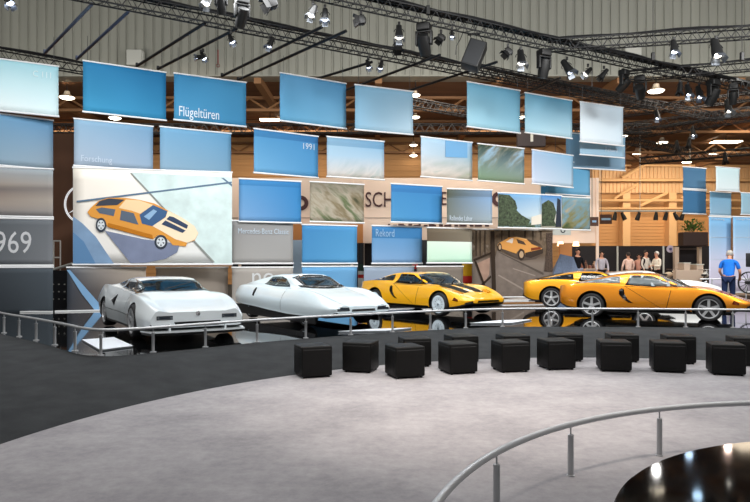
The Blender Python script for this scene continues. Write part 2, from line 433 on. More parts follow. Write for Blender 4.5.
# ---- row 2
B_('blue-grey banner under the pale cyan one at the left edge', -32, 53, 110, 162, 121, banner_mat('slate blue', gr('#6fa0c5', '#86a6bb'), gr('#5f97c4', '#9db4c6')), R2)
b = B_('lavender blue banner with the word Forschung', 74, 153, 119, 165, 127, banner_mat('lavender blue', gr('#84abc9', '#a9bdd2'), gr('#6e9cc2', '#92aeca')), R2)
writing(b, 'Forschung', 81, 112, 163, 155)
B_('dull blue banner above the upper right corner of the big car poster', 160, 231, 127, 171, 134, banner_mat('dull blue', gr('#6ea4cb', '#8badc6'), gr('#5f9bc7', '#7ba5c2')), R2)
b = B_('bright blue banner with the small number 1991', 254, 318, 129, 172, 137, banner_mat('banded blue', gr('#4f93c5', '#6aa6d2', '#3a7cb0', .84), gr('#4289c1', '#4d93c8', '#326fa8', .84)), R2)
writing(b, '1991', 303, 314, 149, 143)
SAND = ['#a0a48a', '#b5afa4', '#cfc3b8', '#9aa79c']
FOR = ['#14251c', '#2f4234', '#6e6d58', '#8fb0c8', '#a9c4d6']
BRN = ['#4a4a35', '#83785f', '#a9a292', '#5d6a48', '#8f8f8a']
B_('pale blue banner with a sandy blurred ground along its lower edge', 327, 384, 137, 176, 142, banner_mat('sky over sand', gr('#9cc3de', '#b3cbdc', '#7fa9c8', .8), gr('#8ab8da', '#cad3d8', '#6d9fc6', .8), (SAND, .9, 1, -.1, .55)), R2)
b = B_('pale banner with a darker blue square and blurred sand below', 421, 472, 137, 176, 143, banner_mat('sky square sand', gr('#a8cbe3', '#c8ccd0'), gr('#8fbbe0', '#93a79f'), (SAND, .35, 1, 0, .6)), R2)
art(b, 'print_square', [(445, 140.5), (467, 142.5), (467, 158), (445, 157)], fl('square blue', '#6fa4cf'), 1)
b = B_('banner of a blurred dark green treetop, second row', 478, 524, 144, 180, 149, banner_mat('blurred tree', gr('#7f99a5', '#708a6d'), gr('#8fb0cc', '#6f7e64'), (FOR, .75, 1, 1.0, .2)), R2)
B_('pale blue banner at the right end of the second row', 532, 573, 150, 183, 156, banner_mat('pale blue steps', gr('#9ebcdc', '#c3cfe2'), gr('#7fb3d8', '#b3d0e6')), R2)
B_('large blue-grey banner hung behind the palest top banner', 566, 625, 133, 167, 137.5, banner_mat('blue behind', gr('#6fa3c8', '#7fa5c4'), gr('#83afcd', '#86abc8')), R2, d=25.5)
b = B_('light slate strip banner with the small word Rekord under the palest top banner', 580, 624, 142, 154, 146, banner_mat('slate strip', gr('#8eb7d2', '#94b9d3')), R2, d=24.6)
writing(b, 'Rekord', 605, 617, 151.5, 147)
B_('saturated blue banner peeping out right of the pale second-row one', 546, 590, 160, 193, 164, banner_mat('cyan behind', gr('#4f9ac8', '#6aaed6'), gr('#5ba1cc', '#76b2d8')), R2, d=25.0)
B_('narrow blue banner edge beneath the right end of the second row', 541, 586, 186, 196, 188, banner_mat('cyan thin', gr('#5ea4d0', '#5aa0cc')), R2, d=25.6)
# ---- row 3
R3 = 'blue and blurred picture banners of the third row'
r_ = 1.04
b = B_('taupe blurred banner above the 1969 one at the left edge', -32, 53, 166, 215, 168, banner_mat('taupe', [(0, '#7e7d80'), (.25, '#a19388'), (.45, '#8b7c74'), (.55, '#6d6462'), (.65, '#a09488'), (1, '#9fa5ab')], [(0, '#8d8b8b'), (.35, '#a39b92'), (.6, '#7f7a78'), (.7, '#9f9c98'), (1, '#93a0a9')]), R3, ratio=r_)
M_pw = banner_mat('poster ground', gr('#f6efe3', '#e9e6e2'), gr('#f3f1ea', '#dfe4e4'))
big = B_('big poster of an orange sports car seen from above on pale concrete', 73, 232, 168, 264, 176, M_pw, 'large car posters', ratio=1.055, name='car_poster')
k = dict(sc=4.1667, off=(60, 160))
art(big, 'print_concrete', [(296, 52), (718, 72), (718, 432), (645, 432), (470, 235)], fl('concrete', '#cfe2e1', noise=.12, ns=2.5), 1, **k)
art(big, 'print_shade', [(55, 235), (95, 265), (150, 320), (225, 432), (55, 432)], fl('blue grey', '#7f9cbc', noise=.15, ns=1.5), 1, **k)
art(big, 'print_shade', [(55, 300), (100, 340), (150, 432), (55, 432)], fl('deep blue grey', '#5f88b2'), 2, **k)
art(big, 'print_crack', [(292, 55), (300, 55), (645, 425), (634, 425)], fl('crack', '#8b8f8c'), 2, **k)
art(big, 'print_line', [(70, 170), (715, 90), (718, 97), (70, 177)], fl('line', '#5f7890'), 3, **k)
art(big, 'print_line', [(672, 75), (682, 75), (718, 102), (718, 112)], fl('line', '#5f7890'), 2, **k)
art(big, 'print_shadow', [(130, 225), (190, 295), (350, 330), (500, 350), (488, 385), (440, 412), (360, 428), (295, 430)], fl('car shadow', '#7c86a0', noise=.1, ns=2), 3, **k)
art(big, 'print_car', [(115, 218), (128, 200), (160, 172), (200, 158), (270, 158), (330, 166), (395, 182), (445, 208), (505, 238), (560, 275), (577, 305), (562, 335), (530, 345), (525, 360), (470, 355), (452, 333), (410, 312), (388, 330), (340, 318), (240, 290), (200, 280), (185, 252), (150, 242), (128, 236)], fl('car orange', '#dd9a45'), 4, **k)
art(big, 'print_hood', [(385, 275), (440, 240), (450, 212), (505, 238), (560, 275), (577, 305), (562, 332), (530, 345), (480, 330), (430, 300)], fl('car cream', '#f7e3c4'), 5, **k)
art(big, 'print_roof', [(245, 200), (275, 165), (330, 168), (390, 188), (335, 224), (300, 212)], fl('car roof', '#f1d3a6'), 5, **k)
art(big, 'print_engine_deck', [(148, 192), (165, 172), (205, 160), (270, 166), (240, 188)], fl('deck', '#3e4450'), 6, **k)
art(big, 'print_window', [(150, 205), (175, 198), (232, 206), (225, 234), (165, 222)], fl('window', '#5b6878'), 6, **k)
art(big, 'print_window', [(256, 210), (308, 222), (328, 270), (250, 250)], fl('window', '#5b6878'), 6, **k)
art(big, 'print_windscreen', [(332, 228), (388, 188), (448, 214), (440, 238), (385, 276), (342, 265)], fl('windscreen', '#41618a'), 6, **k)
art(big, 'print_windscreen', [(350, 236), (390, 206), (405, 214), (372, 250)], fl('windscreen glint', '#8fb2d2'), 7, **k)
art(big, 'print_stripe', [(457, 234), (474, 238), (534, 272), (529, 287), (444, 247)], fl('stripe', '#3a4863'), 7, **k)
art(big, 'print_stripe', [(432, 259), (440, 252), (524, 294), (511, 304), (424, 268)], fl('stripe', '#3a4863'), 7, **k)
art(big, 'print_sill', [(200, 262), (240, 272), (385, 312), (388, 330), (340, 318), (240, 290), (200, 280)], fl('sill', '#b9741f'), 5, **k)
for cx, cy, rx, ry in ((172, 271, 22, 30), (421, 342, 27, 30)):
    art(big, 'print_tyre', [(cx + rx * math.cos(t), cy + ry * math.sin(t)) for t in [i * PI / 8 for i in range(16)]], fl('tyre', '#39404c'), 6, **k)
    art(big, 'print_rim', [(cx + rx * .68 * math.cos(t), cy + ry * .68 * math.sin(t)) for t in [i * PI / 8 for i in range(16)]], fl('rim', '#d6dde2'), 7, **k)
    for q in range(5):
        t = q * 2 * PI / 5 + .3
        art(big, 'print_spoke_gap', [(cx + rx * .2 * math.cos(t), cy + ry * .2 * math.sin(t)), (cx + rx * .55 * math.cos(t - .25), cy + ry * .55 * math.sin(t - .25)), (cx + rx * .55 * math.cos(t + .25), cy + ry * .55 * math.sin(t + .25))], fl('tyre', '#39404c'), 8, **k)
B_('bright blue banner just right of the big car poster', 239, 301, 179, 221, 182, banner_mat('azure', gr('#5795ca', '#78a6d6', '#3f82ba', .86), gr('#2f7ebd', '#3b87c4', '#2a74b0', .86)), R3)
B_('brown-green blurred landscape banner in the third row', 310, 364, 182, 221, 185, banner_mat('brown blur', gr('#8a8276', '#9aa08c', '#6c675a', .75), None, (BRN, -.7, 1, .6, 1.1)), R3)
B_('plain strong blue banner in the third row next to the Rollendes Labor one', 391, 442, 184, 221.5, 187, banner_mat('strong blue', gr('#3d84bd', '#4d96cc', '#3577b3', .8), gr('#3b84c0', '#3f8bc8', '#2f74b2', .8)), R3)
b = B_('grey-blue banner with the words Rollendes Labor', 447, 492, 189, 223, 190.5, banner_mat('grey blue steps', gr('#5f6864', '#6d736c', '#4c5142', .75), gr('#7aa0c9', '#97a5ac', '#6a87a6', .8)), R3)
writing(b, 'Rollendes Labor', 449.5, 472, 220.5, 215.5)
TREE = ['#1f3a22', '#3f5e33', '#7fa0b0', '#4b6a3c']
b = B_('banner of a green tree against blue sky, left of the house one', 498, 541, 193, 227, 195, banner_mat('tree sky', gr('#5f97c8', '#a9c4d8'), gr('#7fb2dc', '#d8e0dc'), (TREE, -.9, .9, .15, .35, 'leafy')), R3)
for q in range(2):
    art(b, 'print_tree', [(498, 194), (509 + 4 * q, 195), (515 - 2 * q, 201), (517, 208), (514, 216), (516 + 4 * q, 223), (498, 226)] if q == 0 else [(499, 215), (512, 206), (521, 215), (530, 220), (527, 226), (499, 226)], mat('ink tree', '#3d4a36', .85, noise=.75, nscale=14), 1 + q)
art(b, 'print_house', [(531, 217), (541, 214), (541, 224), (531, 225)], fl('house', '#d8d4c8'), 1)
b = B_('banner of leafy shrubs and a white house under blue sky', 541, 561.5, 195, 228, 196, banner_mat('house sky', [(0, '#a9a898'), (.3, '#d8d4c8'), (.55, '#a8c4dc'), (1, '#3f7fbf')]), R3)
art(b, 'print_shrub', [(541.5, 204), (548, 200), (553, 203), (556, 212), (554, 221), (556, 226), (541.5, 226)], mat('ink tree', '#3d4a36', .85, noise=.75, nscale=9), 1)
art(b, 'print_trunk', [(557, 198), (560, 200), (561, 227), (555, 227)], fl('dark trunk', '#2d3440'), 2)
B_('brown-green motion-blurred banner at the right end of the third row', 562, 590, 197, 229, 198.5, banner_mat('field blur', gr('#6699b5', '#7d7a55'), gr('#7fa6b8', '#8c8468'), (['#3c5030', '#7e7a52', '#6b8f9c', '#b09c78'], .5, .95, .6, 1.2)), R3)
# ---- row 4
R4 = 'word and picture banners of the fourth row'
b = B_('dark grey banner with the large number 1969', -32, 53, 218, 265, 219, banner_mat('number grey', gr('#4d5358', '#5a6066'), gr('#6b7076', '#777b80')), R4, ratio=r_)
writing(b, '1969', -14, 31.5, 253, 231, mat('grey print', '#c9ccd0', .8))
b = B_('light grey banner with a line of pale words, right of the big car poster', 232, 293, 221, 263, 223, banner_mat('soft grey', gr('#8d8d8e', '#a7a6a4'), gr('#9b9c9d', '#9d9d9c')), R4, ratio=r_)
writing(b, 'Mercedes-Benz Classic', 238, 288.5, 233.5, 228)
B_('plain blue banner in the fourth row beside the light grey lettered one', 302, 357, 225, 263, 226, banner_mat('plain azure', gr('#3d83bb', '#4a92c9'), gr('#4c96cd', '#5aa2d6')), R4, ratio=r_)
b = B_('blue banner with the word Rekord in the fourth row above the yellow car', 372, 422, 226, 263, 227, banner_mat('rekord blue', gr('#6197c9', '#7fa8d4', '#3c7cb3', .68), gr('#5a94c9', '#7aa6d5', '#3a7cb6', .68)), R4, ratio=r_)
writing(b, 'Rekord', 375.5, 394, 236.5, 229, mat('dim print', '#8fb4d6', .8))
B_('banner with a brown upper band over pale mint green', 427, 472, 228, 262.5, 228.7, banner_mat('mint', gr('#cfe6d6', '#c4e8d2', '#5c5142', .62), gr('#e0ece4', '#b6e4cc', '#7b7466', .62)), R4, ratio=r_)
# park poster
park = B_('poster of an orange car on a park road between bare trees', 472, 552.5, 229.5, 297, 230, banner_mat('park', [(0, '#6c625b'), (.5, '#7d7167'), (.62, '#5b4c3f'), (.8, '#7a6a58'), (1, '#8c7d6c')], None, (['#2f261e', '#6d5c4a', '#4d4030', '#a3958a'], 1.5, .75, .75, .55, 'leafy')), 'large car posters', ratio=1.03, d=23.0, name='car_poster')
k = dict(sc=6.25, off=(460, 220))
art(park, 'print_road', [(78, 430), (200, 300), (230, 190), (360, 250), (530, 330), (560, 480), (78, 480)], fl('road', '#756a62', noise=.15, ns=4), 1, **k)
art(park, 'print_kerb', [(235, 200), (255, 205), (520, 330), (520, 345)], fl('kerb', '#534a43'), 2, **k)
art(park, 'print_car', [(232, 160), (240, 145), (265, 132), (300, 110), (345, 105), (420, 120), (445, 150), (510, 178), (516, 205), (440, 228), (405, 222), (400, 190), (375, 178), (355, 200), (350, 210), (262, 180), (240, 176)], fl('car ochre', '#d09550'), 3, **k)
art(park, 'print_window', [(286, 136), (322, 112), (332, 116), (325, 146)], fl('pane', '#d9cfc4'), 4, **k)
art(park, 'print_window', [(350, 118), (395, 134), (412, 158), (360, 145)], fl('dark pane', '#4b3d33'), 4, **k)
art(park, 'print_window', [(412, 120), (470, 130), (508, 160), (450, 152)], fl('dark pane', '#4b3d33'), 4, **k)
art(park, 'print_bumper', [(405, 205), (516, 180), (516, 208), (440, 238), (405, 230)], fl('bumper', '#3b3029'), 5, **k)
for cx, cy, rx, ry in ((381, 216, 22, 36), (246, 170, 13, 26)):
    art(park, 'print_tyre', [(cx + rx * math.cos(t), cy + ry * math.sin(t)) for t in [i * PI / 7 for i in range(14)]], fl('bumper', '#3b3029'), 6, **k)
    art(park, 'print_rim', [(cx + rx * .6 * math.cos(t), cy + ry * .6 * math.sin(t)) for t in [i * PI / 7 for i in range(14)]], fl('rim ochre', '#b59a7c'), 7, **k)
art(park, 'print_tail_light', [(440, 175), (500, 168), (502, 182), (442, 192)], fl('tail light print', '#7a3a22'), 6, **k)
art(park, 'print_shadow', [(350, 215), (262, 182), (262, 190), (380, 255), (470, 245), (516, 215), (440, 238)], fl('soft road shadow', '#564b43'), 2, **k)
art(park, 'print_roofline', [(330, 112), (350, 105), (420, 120), (410, 124), (350, 112)], fl('car ochre light', '#e6b77a'), 4, **k)
art(park, 'print_lane_mark', [(330, 300), (470, 345), (468, 352), (328, 306)], fl('pale road', '#93877d'), 2, **k)
art(park, 'print_lane_mark', [(240, 340), (400, 430), (396, 440), (236, 348)], fl('pale road', '#93877d'), 2, **k)
art(park, 'print_trunk', [(188, 70), (212, 70), (222, 440), (196, 440)], fl('bark', '#33281f'), 8, **k)
art(park, 'print_gate', [(80, 245), (190, 200), (190, 212), (86, 258)], fl('bark', '#33281f'), 7, **k)
art(park, 'print_gate', [(88, 258), (100, 258), (160, 420), (148, 425)], fl('bark', '#33281f'), 7, **k)
art(park, 'print_gate', [(130, 400), (190, 345), (192, 360), (135, 415)], fl('bark', '#33281f'), 7, **k)
art(park, 'print_board', [(105, 270), (185, 235), (180, 340), (150, 390)], fl('pinkish board', '#a08474', noise=.2), 6, **k)
art(park, 'print_trunk', [(535, 80), (576, 80), (572, 200), (578, 320), (522, 320), (540, 190)], fl('mottled bark', '#4b3e36', noise=.6, ns=20), 8, **k)
for x in (95, 120, 150, 255, 300, 400, 450, 500):
    art(park, 'print_sapling', [(x, 66), (x + 9, 66), (x + 7, 128), (x + 1, 128)] if x > 200 else [(x, 66), (x + 9, 66), (x + 8, 225), (x + 2, 225)], fl('sapling', '#40342a'), 2, **k)
# ---- row 5 (stands behind the cars)
R5 = 'lowest row of banners behind the cars'
B_('dark slate banner at the left edge under the 1969 one', -32, 53, 268, 316, 268, banner_mat('slate', gr('#2f363d', '#22282e'), gr('#4b545c', '#3a4249')), R5, ratio=r_)
b = B_('dark banner with a pale blue diagonal beam behind the first white car', 67, 146, 268, 314, 268, banner_mat('dark picture', [(0, '#36393f'), (1, '#3d4a5a')], [(0, '#6a5f5a'), (.5, '#84766b'), (1, '#d5c9bb')]), R5, ratio=r_)
art(b, 'print_beam', [(67, 270), (70, 270), (106, 311), (97, 313), (82, 294)], fl('beam', '#7fa9d0'), 1)
B_('taupe banner with a diagonal crack right behind the first white car', 156, 228, 268, 313, 268, banner_mat('taupe low', gr('#b3a798', '#9d9287'), gr('#a99f94', '#8f8780')), R5, ratio=r_)
b = B_('grey banner with pale letter shapes behind the tail of the second white car', 232, 293, 268, 309, 268, banner_mat('grey low', gr('#a49f99', '#9f9a94')), R5, ratio=r_)
writing(b, 'no', 252, 274, 285, 273, mat('pale print', '#cfd2d4', .8))
B_('plain blue banner in the lowest row between the white car and the yellow car', 302, 357, 267, 306, 267, banner_mat('blue low', gr('#5f9fd2', '#5e9ed0'), gr('#6ba8d8', '#6ba8d8')), R5, ratio=r_)
B_('grey-blue banner in the lowest row right behind the yellow car roof', 364, 414, 267, 300, 267, banner_mat('blue grey low', gr('#93a7be', '#8a9bb0')), R5, ratio=r_)
B_('brown-grey blurred banner in the lowest row above the yellow car hood', 417, 463, 267, 300, 267, banner_mat('brown low', gr('#7b7269', '#6e665e'), None, (['#55504a', '#8a8279', '#6f6a62'], .6, .9, .3, .9)), R5, ratio=r_)
# ---- right-hand group
RG = 'banners hanging beyond the man in blue'
B_('upper dull blue banner of a pair above the potted plant', 683, 706, 167, 188, 167.5, banner_mat('dull r', gr('#46749b', '#5583a8')), RG, d=27, ratio=1.02)
B_('lower dull blue banner of a pair above the potted plant', 683, 706, 190, 213, 190.5, banner_mat('dull r2', gr('#3a719f', '#477da9')), RG, d=27, ratio=1.02)
B_('small pale cyan banner high on the right, strong light painted into its colour', 716, 739.5, 167, 190, 168, banner_mat('cyan r', gr('#d9f6fb', '#effcff')), RG, d=26, ratio=1.02)  # strong light on the cloth put into its near-white colour
B_('sky blue banner directly above the tall lilac-blue column', 710, 731, 192, 215, 192.5, banner_mat('sky r', gr('#79b2d8', '#9cc4e0')), RG, d=26.5, ratio=1.02)
B_('pale blue banner cut off by the right edge', 741, 768, 193, 214, 193, banner_mat('pale r', gr('#9ccbe4', '#aed5ea')), RG, d=26.5, ratio=1.02)
for x0, x1, lab, tx in ((709, 731, 'tall banner fading from blue to lilac, left one beside the man in blue', (711, 724)), (733, 768, 'tall banner fading from blue to lilac, at the right edge behind the man', (736, 762))):
    b = B_(lab, x0, x1, 217, 292, 217, banner_mat('tall %d' % x0, [(0, '#d3c9da'), (.4, '#d2d4ea'), (.7, '#a2c8ea'), (1, '#74b2e0')]), RG, d=24.0, ratio=1.02, name='tall_banner')
    writing(b, 'Forschung' if x0 == 709 else 'Design und Technik', tx[0], tx[1], 220.5, 218)
    for yy in (237, 259): art(b, 'print_rule', [(x0, yy), (x1, yy), (x1, yy + .5), (x0, yy + .5)], M_print_white, 1)
# ================================================================ CARS
M_glass = mat('dark car glass', '#1c2226', 0.04, spec=0.9, coat=0.8)
M_glassl = mat('car glass with painted reflections', '#8f999c', 0.05, spec=1.0, coat=1.0)  # pale window reflections put into the base colour
M_tyre = mat('black tyre rubber', '#17171a', 0.75, noise=.2, nscale=60)
M_rim = mat('silver wheel', '#c4c6c9', 0.3, 0.6)
M_rimw = mat('pale blue-white wheel disc', '#cfdde6', 0.4)
M_under = mat('black sill', '#0d0d0f', 0.5)
M_stripe = mat('satin black stripe', '#23211f', 0.4)
M_red = mat('red tail lamp', '#8c1810', 0.2, coat=.5)
M_orl = mat('orange indicator', '#a8431a', 0.25, coat=.5)
M_chr = mat('chrome', '#dfe2e6', 0.12, 1.0)
M_lamp = mat('dark headlamp glass', '#3c4652', 0.08, coat=.8)

def catmull(P, seg=4):
    out = []; Q = [2 * P[0] - P[1]] + P + [2 * P[-1] - P[-2]]
    for i in range(1, len(Q) - 2):
        a, b, c, d = Q[i - 1], Q[i], Q[i + 1], Q[i + 2]
        for k in range(seg):
            t = k / seg
            out.append(0.5 * ((2 * b) + (c - a) * t + (2 * a - 5 * b + 4 * c - d) * t * t + (3 * b - a - 3 * c + d) * t ** 3))
    out.append(P[-1].copy()); return out

def car_body(C, m_body, nst=90):
    xs = C['x']
    f = {k: pchip(xs, C[k]) for k in ('bot', 'yw', 'belt', 'sh', 'ysh', 'top', 'yr', 'edge')}
    bm = bmesh.new(); rings = []
    X0, X1 = xs[0], xs[-1]
    for i in range(nst + 1):
        t = i / nst
        x = X0 + (X1 - X0) * (0.5 - 0.5 * math.cos(PI * t)) * .35 + (X1 - X0) * t * .65
        bo, yw, be, sh, ysh, tp, yr, ed = [f[k](x) for k in ('bot', 'yw', 'belt', 'sh', 'ysh', 'top', 'yr', 'edge')]
        P = [Vector((x, 0, bo)), Vector((x, yw * .55, bo)), Vector((x, yw * .93, bo + .005)), Vector((x, yw * .975, bo + .05)), Vector((x, yw, be)),
             Vector((x, (yw * .3 + ysh * .7), sh - C.get('cr', .035))), Vector((x, ysh * .975, sh)), Vector((x, yr * .55 + ysh * .45 - .02, (sh * .62 + ed * .38) if ed > sh + .05 else sh * .5 + ed * .5)),
             Vector((x, yr, ed)), Vector((x, yr * .72, tp * .75 + ed * .25)), Vector((x, 0, tp))]
        S = catmull(P, 4)
        half = [p for p in S]
        ring = [bm.verts.new(p) for p in half] + [bm.verts.new((p.x, -p.y, p.z)) for p in half[-2:0:-1]]
        rings.append(ring)
    n = len(rings[0])
    for a, b in zip(rings, rings[1:]):
        for k in range(n):
            bm.faces.new((a[k], b[k], b[(k + 1) % n], a[(k + 1) % n]))
    for r in (rings[0], rings[-1]):
        bm.faces.new(r)
    bmesh.ops.recalc_face_normals(bm, faces=bm.faces[:])
    for fc in bm.faces:
        c = fc.calc_center_median()
        if c.z < f['bot'](c.x) + C.get('sillh', .06) or fc.normal.z < -.6: fc.material_index = 1
    return bm

def cut_arches(o, wheels, r, half):
    """cut the wheel arches out of a body mesh and keep the result as plain mesh"""
    bm = bmesh.new()
    for (x, z, side) in wheels:
        M = Matrix.Translation((x, side * half, z)) @ Matrix.Rotation(PI / 2, 4, 'X')
        lathe(bm, [(r, -0.30), (r, 0.30)], 40, M, mi=0)
    me = bpy.data.meshes.new('c'); bmesh.ops.recalc_face_normals(bm, faces=bm.faces[:]); bm.to_mesh(me); bm.free(); me.materials.append(M_under)
    c = bpy.data.objects.new('c', me); COL.objects.link(c)
    md = o.modifiers.new('b', 'BOOLEAN'); md.operation = 'DIFFERENCE'; md.object = c; md.solver = 'EXACT'; md.material_mode = 'TRANSFER'
    dg = bpy.context.evaluated_depsgraph_get(); dg.update()
    ne = bpy.data.meshes.new_from_object(o.evaluated_get(dg))
    o.modifiers.clear(); old = o.data; o.data = ne; bpy.data.meshes.remove(old)
    bpy.data.objects.remove(c); bpy.data.meshes.remove(me)

def decal(tree, name, poly, frame, m, parent, off=0.006, cell=0.09, thick=0.004):
    """a thin panel laid on the body: poly in 2D, frame(u,v)->(origin, direction) of the projection"""
    bm = bmesh.new()
    bm.faces.new([bm.verts.new((u, v, 0)) for u, v in poly])
    us = [p[0] for p in poly]; vs = [p[1] for p in poly]
    for ax, lo, hi in ((0, min(us), max(us)), (1, min(vs), max(vs))):
        k = max(1, int((hi - lo) / cell))
        for i in range(1, k + 1):
            co_ = [0, 0, 0]; no = [0, 0, 0]; co_[ax] = lo + (hi - lo) * i / (k + 1); no[ax] = 1
            bmesh.ops.bisect_plane(bm, geom=bm.verts[:] + bm.edges[:] + bm.faces[:], plane_co=co_, plane_no=no)
    last = None; bad = 0
    gone = []
    for v in bm.verts:
        o_, d_ = frame(v.co.x, v.co.y)
        hit, nn, _, _ = tree.ray_cast(Vector(o_), Vector(d_).normalized())
        if hit is None:
            gone.append(v); continue
        if nn.dot(Vector(d_)) > 0: nn = -nn
        v.co = hit + nn * off
    bmesh.ops.delete(bm, geom=gone, context='VERTS')
    if not bm.faces: bm.free(); return None
    fs = bm.faces[:]
    r = bmesh.ops.extrude_face_region(bm, geom=fs, use_keep_orig=True)
    newv = [v for v in r['geom'] if isinstance(v, bmesh.types.BMVert)]
    return finish(name, bm, m, parent, smooth='all')
def side_f(s): return lambda x, z: ((x, s * 3, z), (0, -s, 0))
front_f = lambda y, z: ((4, y, z), (-1, 0, 0))
rear_f = lambda y, z: ((-4, y, z), (1, 0, 0))
slant_f = lambda y, v: ((4, y, v + 1.7), (-1, 0, -.5))
top_f = lambda x, y: ((x, y, 3), (0, 0, -1))

def wheel(parent, x, y, z, r, w, side, rim='spoke', mr=None):
    M = Matrix.Rotation(-side * PI / 2, 4, 'X')
    bm = bmesh.new()
    lathe(bm, [(r * .70, -w / 2), (r * .9, -w / 2), (r * .975, -w * .38), (r, -w * .25), (r, w * .25), (r * .975, w * .38), (r * .9, w / 2), (r * .74, w / 2), (r * .70, w * .35)], 36, M)
    t = finish('wheel', bm, M_tyre, parent, smooth=True, loc=(x, y, z))
    mr = mr or M_rim
    bm = bmesh.new()
    if rim == 'spoke':
        lathe(bm, [(r * .68, w * .05), (r * .68, w * .46), (r * .745, w * .47), (r * .745, w * .52), (r * .68, w * .5), (r * .66, w * .1)], 36, M, caps=False)
        lathe(bm, [(0.001, w * .1), (r * .67, w * .1), (r * .67, w * .06), (0.001, w * .06)], 30, M, mi=1)
        lathe(bm, [(r * .17, w * .1), (r * .17, w * .42), (r * .1, w * .46), (0.001, w * .46)], 20, M)
        for k in range(5):
            a = 2 * PI * k / 5 + .3
            R = M @ Matrix.Rotation(a, 4, 'Z')
            vs = box(bm, (r * .42, 0, w * .36), (r * .56, r * .19, w * .18))
            for v in vs: v.co = R @ v.co
        finish('rim', bm, [mr, M_under], t, smooth=True)
    else:
        lathe(bm, [(r * .75, w * .4), (r * .75, w * .5), (r * .70, w * .52), (r * .5, w * .44), (r * .3, w * .42), (r * .14, w * .5), (0.001, w * .52)], 36, M)
        finish('wheel_disc', bm, mr, t, smooth=True)
        bm = bmesh.new()
        for k in range(12):
            R = M @ Matrix.Rotation(2 * PI * k / 12, 4, 'Z')
            for v in box(bm, (r * .42, 0, w * .44), (r * .09, r * .05, w * .04)): v.co = R @ v.co
        lathe(bm, [(r * .1, w * .5), (r * .1, w * .56), (0.001, w * .57)], 14, M)
        finish('hub', bm, mat('hub grey', '#6f7e8a', .4), t)
    return t

C111 = dict(cr=.018,
    x=[-2.13, -2.07, -1.88, -1.6, -1.31, -1.0, -.7, -.35, -.1, .15, .45, .75, .95, 1.31, 1.6, 1.9, 2.1, 2.22],
    bot=[.34, .30, .22, .19, .17, .16, .15, .15, .15, .15, .15, .16, .17, .18, .20, .24, .30, .36],
    yw=[.72, .81, .88, .905, .91, .905, .895, .885, .88, .88, .885, .895, .90, .90, .885, .83, .74, .58],
    belt=[.55, .54, .52, .5, .48, .46, .45, .45, .45, .45, .46, .47, .48, .48, .46, .44, .43, .43],
    sh=[.77, .79, .82, .845, .86, .85, .83, .81, .80, .79, .78, .775, .77, .735, .66, .56, .49, .46],
    ysh=[.64, .74, .815, .84, .845, .835, .82, .81, .81, .81, .815, .825, .835, .835, .815, .755, .66, .50],
    top=[.765, .785, .83, .90, .97, 1.045, 1.095, 1.12, 1.12, 1.095, .985, .84, .765, .70, .63, .545, .485, .455],
    yr=[.58, .58, .58, .585, .595, .605, .615, .62, .62, .62, .62, .60, .56, .52, .48, .42, .34, .25],
    edge=[.765, .785, .825, .885, .945, 1.01, 1.055, 1.075, 1.075, 1.05, .94, .81, .757, .695, .625, .542, .483, .454])
SIDE_WIN = [(.66, .80), (.10, 1.045), (-.10, 1.062), (-.42, 1.06), (-.52, .835), (.1, .805)]
REAR_Q = [(-.66, .865), (-.66, 1.035), (-.85, 1.015), (-1.3, .93), (-1.82, .845), (-1.55, .84), (-1.3, .868), (-.95, .868)]

